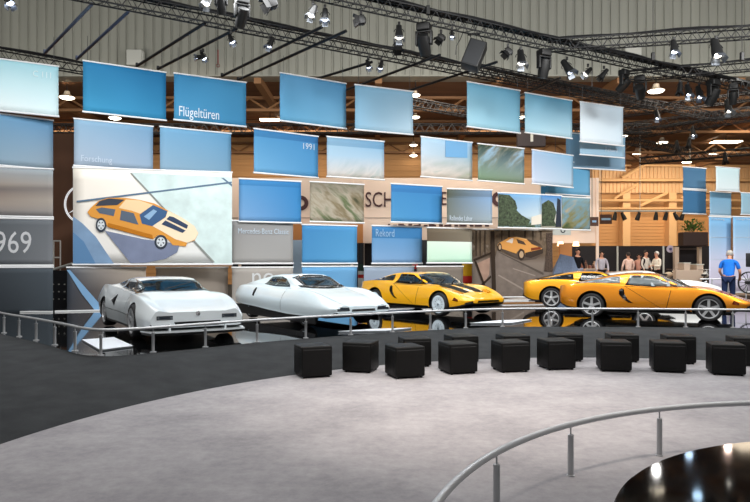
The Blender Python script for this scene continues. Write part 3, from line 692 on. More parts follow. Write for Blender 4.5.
def build_c111(label, body, rim='spoke', rimm=None, glass=None, stripes=True, group=None, loc=(0, 0), head=0.0, name='sports_car'):
    t = thing(name, label, 'car', (loc[0], loc[1], STZ + .008), head, group)
    glass = glass or M_glass
    bmb = car_body(C111, body)
    tree = BVHTree.FromBMesh(bmb)
    o = finish('body', bmb, [body, M_under])
    cut_arches(o, [(-1.31, .31, 1), (-1.31, .31, -1), (1.31, .30, 1), (1.31, .30, -1)], .365, .85); o.parent = t
    for p in o.data.polygons: p.use_smooth = True
    o.data.set_sharp_from_angle(angle=math.radians(35))
    # windows, one each side
    for s in (-1, 1):
        decal(tree, 'side_window', SIDE_WIN, side_f(s), glass, t)
        decal(tree, 'rear_quarter_window', REAR_Q, side_f(s), glass, t)
        decal(tree, 'air_scoop', [(-.60, .745), (-.66, .70), (-.66, .6), (-.58, .5), (-.44, .40), (-.33, .385), (-.46, .48), (-.53, .6), (-.55, .72)], side_f(s), M_under, t)
        decal(tree, 'indicator', [(1.78, .42), (1.93, .40), (1.93, .45), (1.82, .5)], side_f(s), M_orl, t)
        decal(tree, 'sill', [(-.93, .12), (-.93, .25), (.93, .25), (.93, .12)], side_f(s), M_under, t)
        for (a, b) in ((.52, .40), (-.54, .30)):
            decal(tree, 'door_seam', [(a, .80), (a + .012, .80), (b + .012, .27), (b, .27)], side_f(s), M_under, t, off=.003)
        decal(tree, 'door_seam', [(-.54, .795), (-.54, .785), (.66, .765), (.66, .775)], side_f(s), M_under, t, off=.003)
        # pop-up lamp lid outlines on the hood
        decal(tree, 'lamp_lid', [(1.55, s * .47), (1.55, s * .66), (1.80, s * .60), (1.80, s * .44)], top_f, body, t, off=.009)
        decal(tree, 'tail_lamp', [(s * .42, .62), (s * .70, .62), (s * .70, .70), (s * .42, .70)], rear_f, M_red, t)
        # window surround line
        decal(tree, 'window_trim', [(.70, .792), (.66, .80), (.1, .803), (-.52, .83), (-.52, .82), (.1, .792)], side_f(s), M_under, t, off=.008)
    decal(tree, 'windscreen', [(-.70, .80), (-.35, .775), (0, .77), (.35, .775), (.70, .80), (.60, 1.045), (.3, 1.075), (0, 1.082), (-.3, 1.075), (-.60, 1.045)], front_f, glass, t)
    bm = bmesh.new()
    for y in (-.3, .12): bar(bm, (.80, y, .845), (.58, y + .38, .955), .008)
    finish('wiper', bm, M_under, t)
    if stripes:
        for s in (-1, 1):
            decal(tree, 'hood_stripe', [(.84, s * .09), (.84, s * .46), (1.05, s * .49), (1.68, s * .40), (1.72, s * .30), (1.68, s * .10)], top_f, M_stripe, t)
    decal(tree, 'engine_louvre', [(-.95, -.42), (-.95, .42), (-1.85, .42), (-1.85, -.42)], top_f, M_stripe, t)
    decal(tree, 'rear_panel', [(-.74, .40), (.74, .40), (.72, .60), (-.72, .60)], rear_f, M_under, t)
    decal(tree, 'grille', [(-.42, .37), (.42, .37), (.38, .42), (-.38, .42)], front_f, M_under, t)
    bm = bmesh.new(); box(bm, (2.06, 0, .25), (.28, 1.15, .03), bevel=.01); finish('front_lip', bm, M_under, t)
    bm = bmesh.new(); box(bm, (-2.09, 0, .38), (.14, 1.42, .1), bevel=.03); finish('rear_bumper', bm, M_under, t, smooth=True)
    bm = bmesh.new(); box(bm, (0, 0, .22), (3.6, 1.1, .16)); finish('underbody', bm, M_under, t)
    for x in (-1.31, 1.31):
        for s in (-1, 1): wheel(t, x, s * .78, .305, .305, .24, s, rim, rimm)
    return t

def paint(name, c, rough=.3, coat=1.0, metal=0.0): return mat(name, c, rough, metal, coat=coat, spec=.5)
P_yel = paint('yellow-orange paint', '#f8b404')
P_or = paint('metallic orange paint', '#f0961a', .36, 1.0, .72)
P_or2 = paint('bright amber paint', '#f9ae1c', .34, 1.0, .5)
P_sil = paint('silver white paint', '#d6dee2', .3, 1.0, .0)
P_ice = paint('ice blue-white paint', '#dcebf2', .3, 1.0, .0)
P_wht = paint('white paint car', '#eef0ee', .3)

def heading(a, b):
    """a rear and b front wheel (x, y) on the near side -> centre of the car, and its heading; side = -1 when the near side is the right one"""
    d = Vector((b[0] - a[0], b[1] - a[1])); h = math.atan2(d.y, d.x)
    mid = Vector(((a[0] + b[0]) / 2, (a[1] + b[1]) / 2)); nrm = Vector((-d.y, d.x)).normalized()
    return mid + nrm * .80, h
c, h = heading((5.50, 16.4), (7.78, 15.2))
build_c111('orange sports car in full side view, nearest of the two orange ones at right', P_or, loc=c, head=h, stripes=False, glass=M_glassl, group='orange gullwing sports cars')
c, h = heading((5.33, 19.7), (7.88, 19.0))
build_c111('amber sports car partly hidden behind the nearest orange one', P_or2, loc=c, head=h, stripes=False, group='orange gullwing sports cars')
c, h = heading((0.06, 18.8), (1.70, 16.75))
build_c111('yellow sports car with black hood stripes facing the stools', P_yel, 'disc', M_rimw, loc=c, head=h, group='orange gullwing sports cars')

# ---------------------------------------------------------------- the wedge-shaped silver-white car
C112 = dict(
    x=[-2.35, -2.25, -2.0, -1.7, -1.35, -1.0, -.6, -.2, .1, .4, .75, 1.0, 1.35, 1.7, 2.0, 2.2, 2.32],
    bot=[.40, .34, .24, .20, .18, .16, .15, .15, .15, .15, .15, .15, .16, .17, .19, .22, .24],
    yw=[.86, .90, .94, .96, .97, .96, .94, .92, .91, .91, .915, .93, .94, .93, .91, .88, .82],
    belt=[.60, .58, .56, .54, .52, .5, .5, .5, .5, .5, .5, .5, .48, .46, .43, .40, .38],
    sh=[.84, .86, .88, .89, .89, .87, .85, .83, .81, .80, .79, .785, .77, .72, .65, .59, .54],
    ysh=[.72, .75, .78, .79, .79, .77, .75, .75, .75, .75, .76, .78, .80, .80, .78, .75, .70],
    top=[.83, .86, .90, .95, 1.0, 1.06, 1.11, 1.13, 1.12, 1.07, .95, .86, .79, .725, .65, .585, .53],
    yr=[.60, .60, .58, .56, .55, .56, .57, .58, .58, .58, .60, .62, .62, .62, .60, .56, .50],
    edge=[.83, .86, .895, .935, .975, 1.02, 1.065, 1.08, 1.07, 1.02, .90, .835, .785, .723, .648, .583, .528], cr=.025)
def build_c112(label, loc, head):
    global C112
    C112 = dict(C112, **{k: [v * .965 for v in C112[k]] for k in ('top', 'edge')})
    t = thing('sports_car', label, 'car', (loc[0], loc[1], STZ + .008), head)
    bmb = car_body(C112, P_sil); tree = BVHTree.FromBMesh(bmb)
    o = finish('body', bmb, [P_sil, M_under])
    cut_arches(o, [(-1.36, .31, 1), (-1.36, .31, -1), (1.36, .31, 1), (1.36, .31, -1)], .345, .88); o.parent = t
    for p in o.data.polygons: p.use_smooth = True
    o.data.set_sharp_from_angle(angle=math.radians(35))
    for s in (-1, 1):
        decal(tree, 'side_window', [(.98, .80), (.42, 1.0), (.05, 1.045), (-.35, 1.05), (-.55, .86), (.2, .815)], side_f(s), M_glass, t)
        decal(tree, 'rear_quarter_window', [(-.70, .88), (-.52, 1.02), (-.9, .985), (-1.3, .92)], side_f(s), M_glass, t)
        decal(tree, 'air_scoop', [(-.30, .74), (-.62, .60), (-.42, .54), (-.30, .50)], side_f(s), M_under, t)
        decal(tree, 'headlamp', [(s * .44, .385), (s * .72, .385), (s * .72, .455), (s * .44, .455)], front_f, M_lamp, t)
        decal(tree, 'door_seam', [(.70, .78), (.712, .78), (.60, .25), (.588, .25)], side_f(s), mat('panel gap', '#6f7475', .6), t, off=.003)
        decal(tree, 'side_crease', [(-1.0, .42), (-1.0, .43), (1.0, .40), (1.0, .39)], side_f(s), mat('panel gap', '#6f7475', .6), t, off=.003)
        bm = bmesh.new(); box(bm, (2.24, s * .5, .25), (.25, .025, .14), bevel=.008); finish('lip_strut', bm, P_sil, t)
    decal(tree, 'windscreen', [(-.76, .66), (-.4, .62), (0, .60), (.4, .62), (.76, .66), (.56, 1.12), (.3, 1.165), (0, 1.175), (-.3, 1.165), (-.56, 1.12)], slant_f, M_glass, t, cell=.06)
    bm = bmesh.new(); bar(bm, (.98, -.25, .86), (.70, .35, .985), .009); finish('wiper', bm, M_under, t)
    decal(tree, 'grille', [(-.38, .26), (.38, .26), (.42, .34), (-.42, .34)], front_f, M_under, t)
    bm = bmesh.new(); sphere(bm, (2.33, 0, .475), (.012, .045, .045), 12); finish('badge', bm, M_chr, t)
    # wide front wing
    bm = bmesh.new()
    prism(bm, [(2.05, -.93), (2.42, -.84), (2.50, -.4), (2.50, .4), (2.42, .84), (2.05, .93)], .17, .195)
    finish('front_wing', bm, P_sil, t)
    bm = bmesh.new()
    prism(bm, [(2.0, -.90), (2.36, -.82), (2.44, -.4), (2.44, .4), (2.36, .82), (2.0, .90)], .12, .168)
    finish('wing_underside', bm, M_under, t)
    bm = bmesh.new(); box(bm, (0, 0, .22), (3.7, 1.1, .14)); finish('underbody', bm, M_under, t)
    for x in (-1.36, 1.36):
        for s in (-1, 1): wheel(t, x, s * .82, .31, .31, .24, s, 'spoke', M_rim)
    return t
build_c112('silver-white wedge sports car with low front wing at the left', (-4.40, 13.55), math.atan2(-.845, .535))

# ---------------------------------------------------------------- the streamlined record cars with covered wheels
C3 = dict(
    x=[-2.6, -2.5, -2.2, -1.8, -1.4, -1.0, -.6, -.2, .1, .4, .75, 1.05, 1.4, 1.8, 2.15, 2.4, 2.55],
    bot=[.42, .38, .33, .31, .30, .29, .27, .25, .24, .23, .22, .22, .22, .22, .24, .28, .34],
    yw=[.66, .72, .80, .85, .87, .875, .875, .875, .875, .875, .88, .885, .885, .87, .83, .77, .66],
    belt=[.56, .56, .56, .55, .55, .55, .54, .53, .52, .52, .52, .51, .5, .48, .46, .44, .44],
    sh=[.74, .77, .80, .82, .825, .82, .81, .80, .79, .79, .80, .805, .79, .73, .64, .56, .50],
    ysh=[.54, .58, .65, .70, .72, .72, .71, .71, .71, .71, .72, .73, .73, .72, .69, .63, .52],
    top=[.75, .79, .85, .92, .985, 1.04, 1.09, 1.115, 1.11, 1.05, .92, .81, .745, .68, .60, .53, .48],
    yr=[.42, .44, .46, .48, .50, .51, .52, .52, .52, .54, .56, .56, .54, .52, .48, .43, .36],
    edge=[.75, .785, .84, .90, .955, 1.0, 1.045, 1.065, 1.055, .99, .865, .78, .735, .675, .597, .528, .478])
def build_record(label, loc, head, body, group=None):
    t = thing('record_car', label, 'car', (loc[0], loc[1], STZ + .008), head, group)
    C = dict(C3); C['sillh'] = .03
    bmb = car_body(C, body); tree = BVHTree.FromBMesh(bmb)
    o = finish('body', bmb, [body, M_under], t)
    for p in o.data.polygons: p.use_smooth = True
    o.data.set_sharp_from_angle(angle=math.radians(35))
    for s in (-1, 1):
        decal(tree, 'side_window', [(.50, .82), (.16, 1.0), (-.10, 1.05), (-.62, 1.035), (-.86, .85), (-.2, .815)], side_f(s), M_glass, t)
        decal(tree, 'air_scoop', [(-1.02, .78), (-1.10, .70), (-1.08, .58), (-.98, .56), (-.96, .74)], side_f(s), M_under, t)
        decal(tree, 'headlamp', [(s * .34, .39), (s * .64, .39), (s * .64, .47), (s * .36, .46)], front_f, M_lamp, t)
        decal(tree, 'door_seam', [(.52, .78), (.532, .78), (.45, .30), (.438, .30)], side_f(s), mat('panel gap', '#6f7475', .6), t, off=.003)
        bm = bmesh.new()
        P = []
        for x in (-2.3, -1.6, -.8, 0, .8, 1.5, 2.1): P.append(x)
        box(bm, (-.15, s * .80, .205), (4.2, .03, .23)); finish('skirt', bm, M_under, t)
        for x in (-1.4, 1.45): wheel(t, x, s * .70, .30, .30, .22, s, 'disc', M_rimw)
    decal(tree, 'windscreen', [(-.66, .83), (-.35, .80), (0, .79), (.35, .80), (.66, .83), (.50, 1.03), (.3, 1.075), (0, 1.085), (-.3, 1.075), (-.50, 1.03)], front_f, M_glass, t)
    bm = bmesh.new(); bar(bm, (.86, -.2, .90), (.55, .3, 1.0), .008); finish('wiper', bm, M_under, t)
    decal(tree, 'grille', [(-.3, .37), (.3, .37), (.28, .42), (-.28, .42)], front_f, M_under, t)
    bm = bmesh.new(); box(bm, (0, 0, .26), (3.9, 1.1, .12)); finish('underbody', bm, M_under, t)
    return t
c, h = heading((-3.15, 16.3), (-1.55, 14.0))
build_record('ice-white streamlined car with covered wheels between silver wedge and yellow car', c, h, P_ice)
build_record('white streamlined car mostly hidden behind the orange cars', (8.95, 22.0), -.06, P_wht)
# ================================================================ STOOLS, RAILS, DISC, INFO SLABS
M_leather = mat('black leather', '#0a0a0a', 0.5, noise=.25, nscale=30, spec=.25); bump(M_leather, 120, .25)
M_seam = mat('black piping', '#0a0a0a', .5)
def stool(label, group):
    t = thing('cube_stool', label, 'stool', (0, 0, 0), 0, group)
    S = .45
    bm = bmesh.new(); box(bm, (0, 0, S / 2 + .012), (S, S, S - .024), bevel=.022); finish('upholstery', bm, M_leather, t, smooth=True)
    bm = bmesh.new(); e = S / 2 - .001
    for s in (-1, 1):
        bar(bm, (-e + .02, s * e, S - .05), (e - .02, s * e, S - .05), .004); bar(bm, (s * e, -e + .02, S - .05), (s * e, e - .02, S - .05), .004)
    finish('seam', bm, M_seam, t)
    for a in (-1, 1):
        for b_ in (-1, 1): bm = bmesh.new(); lathe(bm, [(.02, 0), (.02, .02)], 10, Matrix.Translation((a * .18, b_ * .18, 0))); finish('glide', bm, M_seam, t)
    return t
ORD = ['leftmost', 'second from the left', 'third from the left', 'fourth from the left', 'fifth from the left', 'sixth from the left', 'third from the right', 'second from the right', 'rightmost']
ORDB = ['leftmost', 'second from the left', 'third from the left', 'fourth from the left', 'third from the right', 'second from the right', 'rightmost']
fronts = [(292, 333, 379.5, 22), (341.5, 380, 374, -16), (384.5, 425, 380, 20), (439, 477, 375.5, 18), (492, 529.5, 373.5, 12), (539.5, 574, 371, 9), (597, 632.5, 373, -10), (650, 687.5, 374, -14), (707, 747.5, 377, -16)]
backs = [(396, 433, 368, 10), (443, 479.5, 365, 14), (496, 530.5, 364, 8), (549, 583, 362.5, 6), (606, 639.5, 363, -6), (662, 696.5, 365, -10), (728, 765, 367.5, -12)]
proto = None
for row, lst, ords in (('front', fronts, ORD), ('back', backs, ORDB)):
    for i, (x0, x1, yb, a) in enumerate(lst):
        lab = 'black leather cube stool, %s of the %s row on the light carpet' % (ords[i], row)
        if proto is None: proto = s = stool(lab, 'cube stools')
        else: s = copy_tree(proto); s['label'] = lab
        d = 1.65 * F / (yb - HOR); ar = math.radians(abs(a)); half = .225 * (math.cos(ar) + math.sin(ar)); D = d + half
        s.location = (((x0 + x1) / 2 - 375) * (D - .05) / F, D, .004); s.rotation_euler = (0, 0, math.radians(a))

# guard rail along the stage
M_post = mat('grey metal post', '#b0b2b5', .4, .3)
rl = thing('guard_rail', 'long low steel rail on posts along the front edge of the black stage', 'railing', (0, 0, 0))
inn = []
for i, p in enumerate(EL):
    a = EL[max(i - 1, 0)]; b_ = EL[min(i + 1, len(EL) - 1)]; t = (b_ - a).normalized(); n = Vector((-t.y, t.x, 0))
    inn.append(p + n * .10)
bm = bmesh.new(); tube(bm, [(p.x, p.y, STZ + .385) for p in inn], .023, 12); finish('handrail', bm, M_steel, rl, smooth='all')
for px in (-40, -22, -9, 4, 19, 36, 55, 75, 101, 153, 205, 257, 306, 351, 393, 431, 466, 503, 548, 592, 638, 685, 733, 775):
    best = min(((375 + F * (a.x + (b_.x - a.x) * t / 8) / (a.y + (b_.y - a.y) * t / 8) - px) ** 2, (a.lerp(b_, t / 8))) if True else 0 for a, b_ in zip(inn, inn[1:]) for t in range(8)) if False else None
    bd = 1e9
    for a, b_ in zip(inn, inn[1:]):
        for q in range(10):
            p = a.lerp(b_, q / 10); e = abs(375 + F * p.x / p.y - px)
            if e < bd: bd = e; P_ = p
    bm = bmesh.new()
    lathe(bm, [(.05, 0), (.05, .012), (.022, .014), (.022, .29), (.026, .295), (.026, .31), (.008, .312), (.008, .37)], 14)
    finish('post', bm, M_post, rl, smooth=True, loc=(P_.x, P_.y, STZ))
# nearer rail around the round platform
RC = (3.76, 2.12); RR = 3.66
rl = thing('guard_rail', 'curved low steel rail on the light carpet around the black round platform', 'railing', (0, 0, 0))
bm = bmesh.new(); tube(bm, [(RC[0] + RR * math.cos(math.radians(a)), RC[1] + RR * math.sin(math.radians(a)), .40) for a in range(20, 236, 2)], .0235, 14); finish('handrail', bm, M_steel, rl, smooth='all')
for a in (28, 48, 68, 88, 111.5, 128.0, 144.0, 160, 176, 192, 208, 226):
    bm = bmesh.new(); lathe(bm, [(.03, 0), (.03, .008), (.0225, .01), (.0225, .315), (.018, .32), (.006, .322), (.006, .39)], 18)
    finish('post', bm, M_post, rl, smooth=True, loc=(RC[0] + RR * math.cos(math.radians(a)), RC[1] + RR * math.sin(math.radians(a)), .004))
# round black platform
M_disc = mat('black gloss platform', '#040405', 0.055, spec=.35)
M_disc.node_tree.nodes['Principled BSDF'].inputs['IOR'].default_value = 1.25
rp = thing('round_platform', 'black glossy round platform at the lower right corner', 'platform', (3.59, 2.73, 0))
bm = bmesh.new(); lathe(bm, [(2.44, .19), (2.44, .245), (2.43, .25), (.001, .25)], 160); finish('top', bm, M_disc, rp)
bm = bmesh.new(); lathe(bm, [(2.38, 0.004), (2.38, .19)], 96); finish('plinth', bm, M_under, rp, smooth=True)
bm = bmesh.new()
tube(bm, [(1.2 * math.cos(a / 20), 1.2 * math.sin(a / 20), .2515) for a in range(0, 126)], .003, 6); finish('inlay_ring', bm, M_post, rp)

# white information slabs lying on the stage
M_slab = mat('white information slab', '#dfe6ee', .4)
M_slabe = mat('slab edge', '#8f969d', .5)
def slab(label, pts, h=.03):
    P = [on_z(x, y, STZ + h) for x, y in pts]
    c = sum(P, Vector()) / len(P)
    t = thing('information_slab', label, 'information slab', (c.x, c.y, STZ), 0, 'white information slabs on the stage')
    bm = bmesh.new(); prism(bm, [(p.x - c.x, p.y - c.y) for p in P], h - .008, h); finish('face_panel', bm, M_slab, t)
    bm = bmesh.new(); prism(bm, [((p.x - c.x) * .97, (p.y - c.y) * .97) for p in P], 0.001, h - .008); finish('base', bm, M_slabe, t)
slab('white slab on the black stage in front of the silver wedge car', [(82, 339.5), (114, 337), (133, 345.5), (100, 349.5)])
slab('white slab on the stage in front of the ice-white car', [(338, 331.2), (372, 328.8), (412, 327.6), (385, 330.6)])
slab('white slab on the stage in front of the yellow car nose', [(470, 322.8), (500, 320.2), (532, 319.2), (512, 322.6)])
slab('white slab at the corner of the stage by the amber car tail', [(500, 299.5), (527, 296.8), (560, 297.2), (545, 300)])
# pale footing strips under the lowest banners
M_foot = mat('white footing strip', '#dcdfe0', .5)
for lab, a, b_ in (('white footing strip at the left end of the stage', (-30, 316.5, 18.2), (52, 315.5, 18.0)), ('white footing strip under the dark banner with the pale beam', (55, 314.5, 18.2), (104, 312, 18.6)),
                   ('white footing strip under the park poster', (470, 297.5, 23.0), (528, 296.5, 23.6))):
    A = at(*a); B2 = at(*b_); A.z = B2.z = STZ
    bm = bmesh.new(); d = (B2 - A); L = d.length
    box(bm, (L / 2, 0, .02), (L, .12, .04), bevel=.008)
    tag(finish('footing_strip', bm, M_foot, loc=A, rotz=math.atan2(d.y, d.x)), lab, 'plinth', 'white footing strips')
# ================================================================ TRUSSES AND STAGE LIGHTS
M_truss = mat('black truss', '#101114', .5, .2)
TZ = 8.3
def tp(px, py, z=TZ): return on_z(px, 2 * HOR - py, 2 * CAMZ - z) if False else at(px, py, (z - CAMZ) * F / (HOR - py))
def truss(label, a, b, s=.30, z=TZ, r=.022, cable=0, group='black lighting trusses', m=None):
    A = tp(*a, z=z); B2 = tp(*b, z=z); d = (B2 - A); L = d.length
    t = thing('lighting_truss', label, 'truss', A, math.atan2(d.y, d.x), group)
    h = s / 2; bm = bmesh.new()
    for y in (-h, h):
        for zz in (-h, h): bar(bm, (0, y, zz), (L, y, zz), r, 6)
    finish('chord', bm, m or M_truss, t)
    bm = bmesh.new(); n = max(2, int(L / (s * 1.25))); st = L / n
    for i in range(n):
        x0, xm, x1 = i * st, (i + .5) * st, (i + 1) * st
        for y in (-h, h):
            bar(bm, (x0, y, -h), (xm, y, h), r * .5, 4); bar(bm, (xm, y, h), (x1, y, -h), r * .5, 4)
        for zz in (-h, h):
            bar(bm, (x0, -h, zz), (xm, h, zz), r * .45, 4); bar(bm, (xm, h, zz), (x1, -h, zz), r * .45, 4)
    finish('lacing', bm, m or M_truss, t)
    if cable:
        for q in range(cable):
            pts = []; ph = random.random() * 6; k = int(L / .6)
            for i in range(k + 1):
                x = L * i / k
                pts.append((x, -h + .07 * q + .03 * math.sin(x * 1.3 + ph), h + .03 + .025 * (q % 2) + .02 * math.sin(x * 2.1 + ph)))
            bm = bmesh.new(); tube(bm, pts, .034, 6); finish('cable', bm, M_truss, t)
    return t
truss('black truss crossing above the left banners from the top left corner', (55, -12), (655, 108), cable=3)
truss('black truss running from the top middle down to the right edge', (312, -9), (770, 93), cable=5)
truss('black truss level across the upper right, highest of those there', (548, 46), (790, 30), cable=1)
truss('short black truss at the right edge below the highest one', (628, 77), (790, 62), cable=1)
truss('black truss at the left edge behind the top of the pale cyan banner', (-50, 45), (86, 69.5), cable=2)
truss('black truss low on the right crossing above the potted plant', (590, 142), (790, 111), .34, cable=2)
truss('thin black truss rising to the right edge behind the low one', (598, 131), (790, 106), .34)
truss('long dark truss level across the hall behind the second banner row', (-90, 129), (650, 129), .42, z=8.2, r=.035)
truss('thin dark truss far back on the right above the small pale cyan banner', (640, 161), (800, 147), .4, r=.035)
truss('dark truss slanting behind the sky blue top banners', (395, 100), (690, 152), .34, r=.03)
truss('dark truss behind the moving lights at upper right', (470, 68), (720, 118), .30)
truss('dark truss at the far right edge below the moving lights', (600, 116), (800, 90), .32)
M_pipe = mat('dark grey pipe', '#232529', .4, .5)
pipes = [((92, 4), (45, 53)), ((128, 12), (77, 59)), ((205, 23), (137, 66)), ((236, 29), (158, 69)), ((322, 27), (222, 76)), ((346, 31), (238, 80)), ((372, 62), (300, 84)), ((440, 55), (330, 96)), ((497, 62), (380, 100)), ((560, 78), (470, 118))]
names = ['longest blue-grey one at far left', 'second from far left', 'right above the deep blue banner', 'carrying the pair of small spotlights', 'above the Flügeltüren banner', 'running to the corner of the mid blue banner',
         'meeting the pair of hanging spots', 'behind the light blue banner', 'behind the speaker box', 'behind the sky blue banners']
for (a, b), nm in zip(pipes, names):
    A = tp(*a, z=8.15); B2 = tp(b[0], b[1], z=8.1)
    bm = bmesh.new(); bar(bm, A, B2, .045, 8); bar(bm, B2 - Vector((0, 0, .02)), B2 + Vector((0, 0, .1)), .05, 8)
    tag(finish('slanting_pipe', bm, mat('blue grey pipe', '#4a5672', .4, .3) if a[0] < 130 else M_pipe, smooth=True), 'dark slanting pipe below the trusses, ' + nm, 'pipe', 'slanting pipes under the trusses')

M_lens = mat('lit spotlight lens', '#fff8ea', .3, emit=8.0)
M_lensb = mat('lit cold spotlight lens', '#dfeaff', .3, emit=7.0)
M_lensd = mat('dark lens', '#3a4048', .1, coat=1)
M_can = mat('black lamp housing', '#0c0d0e', .5, .1)
M_canb = mat('blue-black lamp housing', '#1f2a36', .5, .2)
M_flap = mat('polished barn door', '#5c6168', .35, .6)
def rig_frame(t, drop):
    bm = bmesh.new(); box(bm, (0, 0, -.04), (.07, .05, .10), bevel=.01); bar(bm, (0, 0, -.08), (0, 0, -drop), .012); finish('clamp', bm, M_can, t)
def spot(label, px, py, size, tilt=20, yaw=0, lit=1, kind='can', m=None, group=None, z=TZ - .22):
    """px,py: where the lamp hangs from its truss; size: body length in metres; tilt from straight down; yaw about the vertical"""
    P = tp(px, py, z=z)
    t = thing({'can': 'spotlight', 'flood': 'flood_light', 'mover': 'moving_head_light'}[kind], label, 'spotlight', P, math.radians(yaw), group)
    s = size * .64; m = m or M_can
    R = Matrix.Translation((0, 0, -.1 - s * .38)) @ Matrix.Rotation(math.radians(tilt), 4, 'Y') @ Matrix.Rotation(PI - (.4 if lit else .15), 4, 'X')
    if kind == 'can':
        rig_frame(t, .12)
        bm = bmesh.new()
        lathe(bm, [(s * .12, -s * .5), (s * .17, -s * .45), (s * .19, -s * .1), (s * .23, s * .12), (s * .25, s * .45), (s * .22, s * .45), (s * .2, s * .36)], 18, R); finish('housing', bm, m, t, smooth=True)
        bm = bmesh.new(); lathe(bm, [(s * .215, s * .34), (s * .18, s * .40), (s * .12, s * .46), (.001, s * .48)], 18, R); finish('lens', bm, {1: M_lens, 2: M_lensb, 0: M_lensd}[lit], t, smooth=True)
        bm = bmesh.new()
        for k in range(4):
            a = R @ Matrix.Rotation(k * PI / 2, 4, 'Z')
            for v in box(bm, (0, 0, 0), (s * .38, .008, s * .28)):
                q = Matrix.Translation((0, s * .27, s * .56)) @ Matrix.Rotation(math.radians(-24), 4, 'X') @ v.co
                v.co = a @ q
        finish('barn_door', bm, M_flap if lit else m, t)
        bm = bmesh.new(); tube(bm, [R @ Vector((s * .3 * math.cos(q), 0, -s * .28 * math.sin(q))) for q in [PI * k / 10 for k in range(11)]], .012, 6); finish('yoke', bm, m, t)
    elif kind == 'flood':
        rig_frame(t, .12)
        bm = bmesh.new(); box(bm, (0, 0, -s * .05), (s * .62, s * .5, s * .42), bevel=s * .05, M=R); finish('housing', bm, m, t, smooth=True)
        bm = bmesh.new(); box(bm, (0, 0, s * .17), (s * .5, s * .4, .02), M=R); finish('lens', bm, {1: M_lens, 2: M_lensb, 0: M_lensd}[lit], t)
        bm = bmesh.new()
        for k in range(4):
            a = R @ Matrix.Rotation(k * PI / 2, 4, 'Z')
            for v in box(bm, (0, 0, 0), (s * .55, .01, s * .4)):
                v.co = a @ (Matrix.Translation((0, s * .34, s * .33)) @ Matrix.Rotation(math.radians(-30), 4, 'X') @ v.co)
        finish('barn_door', bm, m, t)
        bm = bmesh.new(); tube(bm, [R @ Vector((s * .38 * math.cos(q), 0, -s * .36 * math.sin(q))) for q in [PI * k / 10 for k in range(11)]], .014, 6); finish('yoke', bm, m, t)
    else:
        bm = bmesh.new(); box(bm, (0, 0, -.10), (s * .5, s * .42, .2), bevel=.03); box(bm, (0, 0, .0), (s * .3, .08, .08)); finish('base', bm, m, t, smooth=True)
        bm = bmesh.new()
        for q in (-1, 1): box(bm, (q * s * .27, 0, -.22 - s * .22), (s * .09, s * .22, s * .52), bevel=.02)
        box(bm, (0, 0, -.22), (s * .6, s * .25, .06), bevel=.02); finish('yoke', bm, m, t, smooth=True)
        R2 = Matrix.Translation((0, 0, -.24 - s * .40)) @ Matrix.Rotation(math.radians(tilt), 4, 'X') @ Matrix.Rotation(PI, 4, 'X')
        bm = bmesh.new(); lathe(bm, [(s * .1, -s * .36), (s * .21, -s * .32), (s * .235, -s * .05), (s * .22, s * .2), (s * .2, s * .42), (s * .17, s * .42)], 20, R2); finish('head', bm, m, t, smooth=True)
        bm = bmesh.new(); lathe(bm, [(s * .17, s * .38), (.001, s * .41)], 20, R2); finish('lens', bm, {1: M_lens, 2: M_lensb, 0: M_lensd}[lit], t)
    return t
G1 = 'spotlights on the overhead trusses'
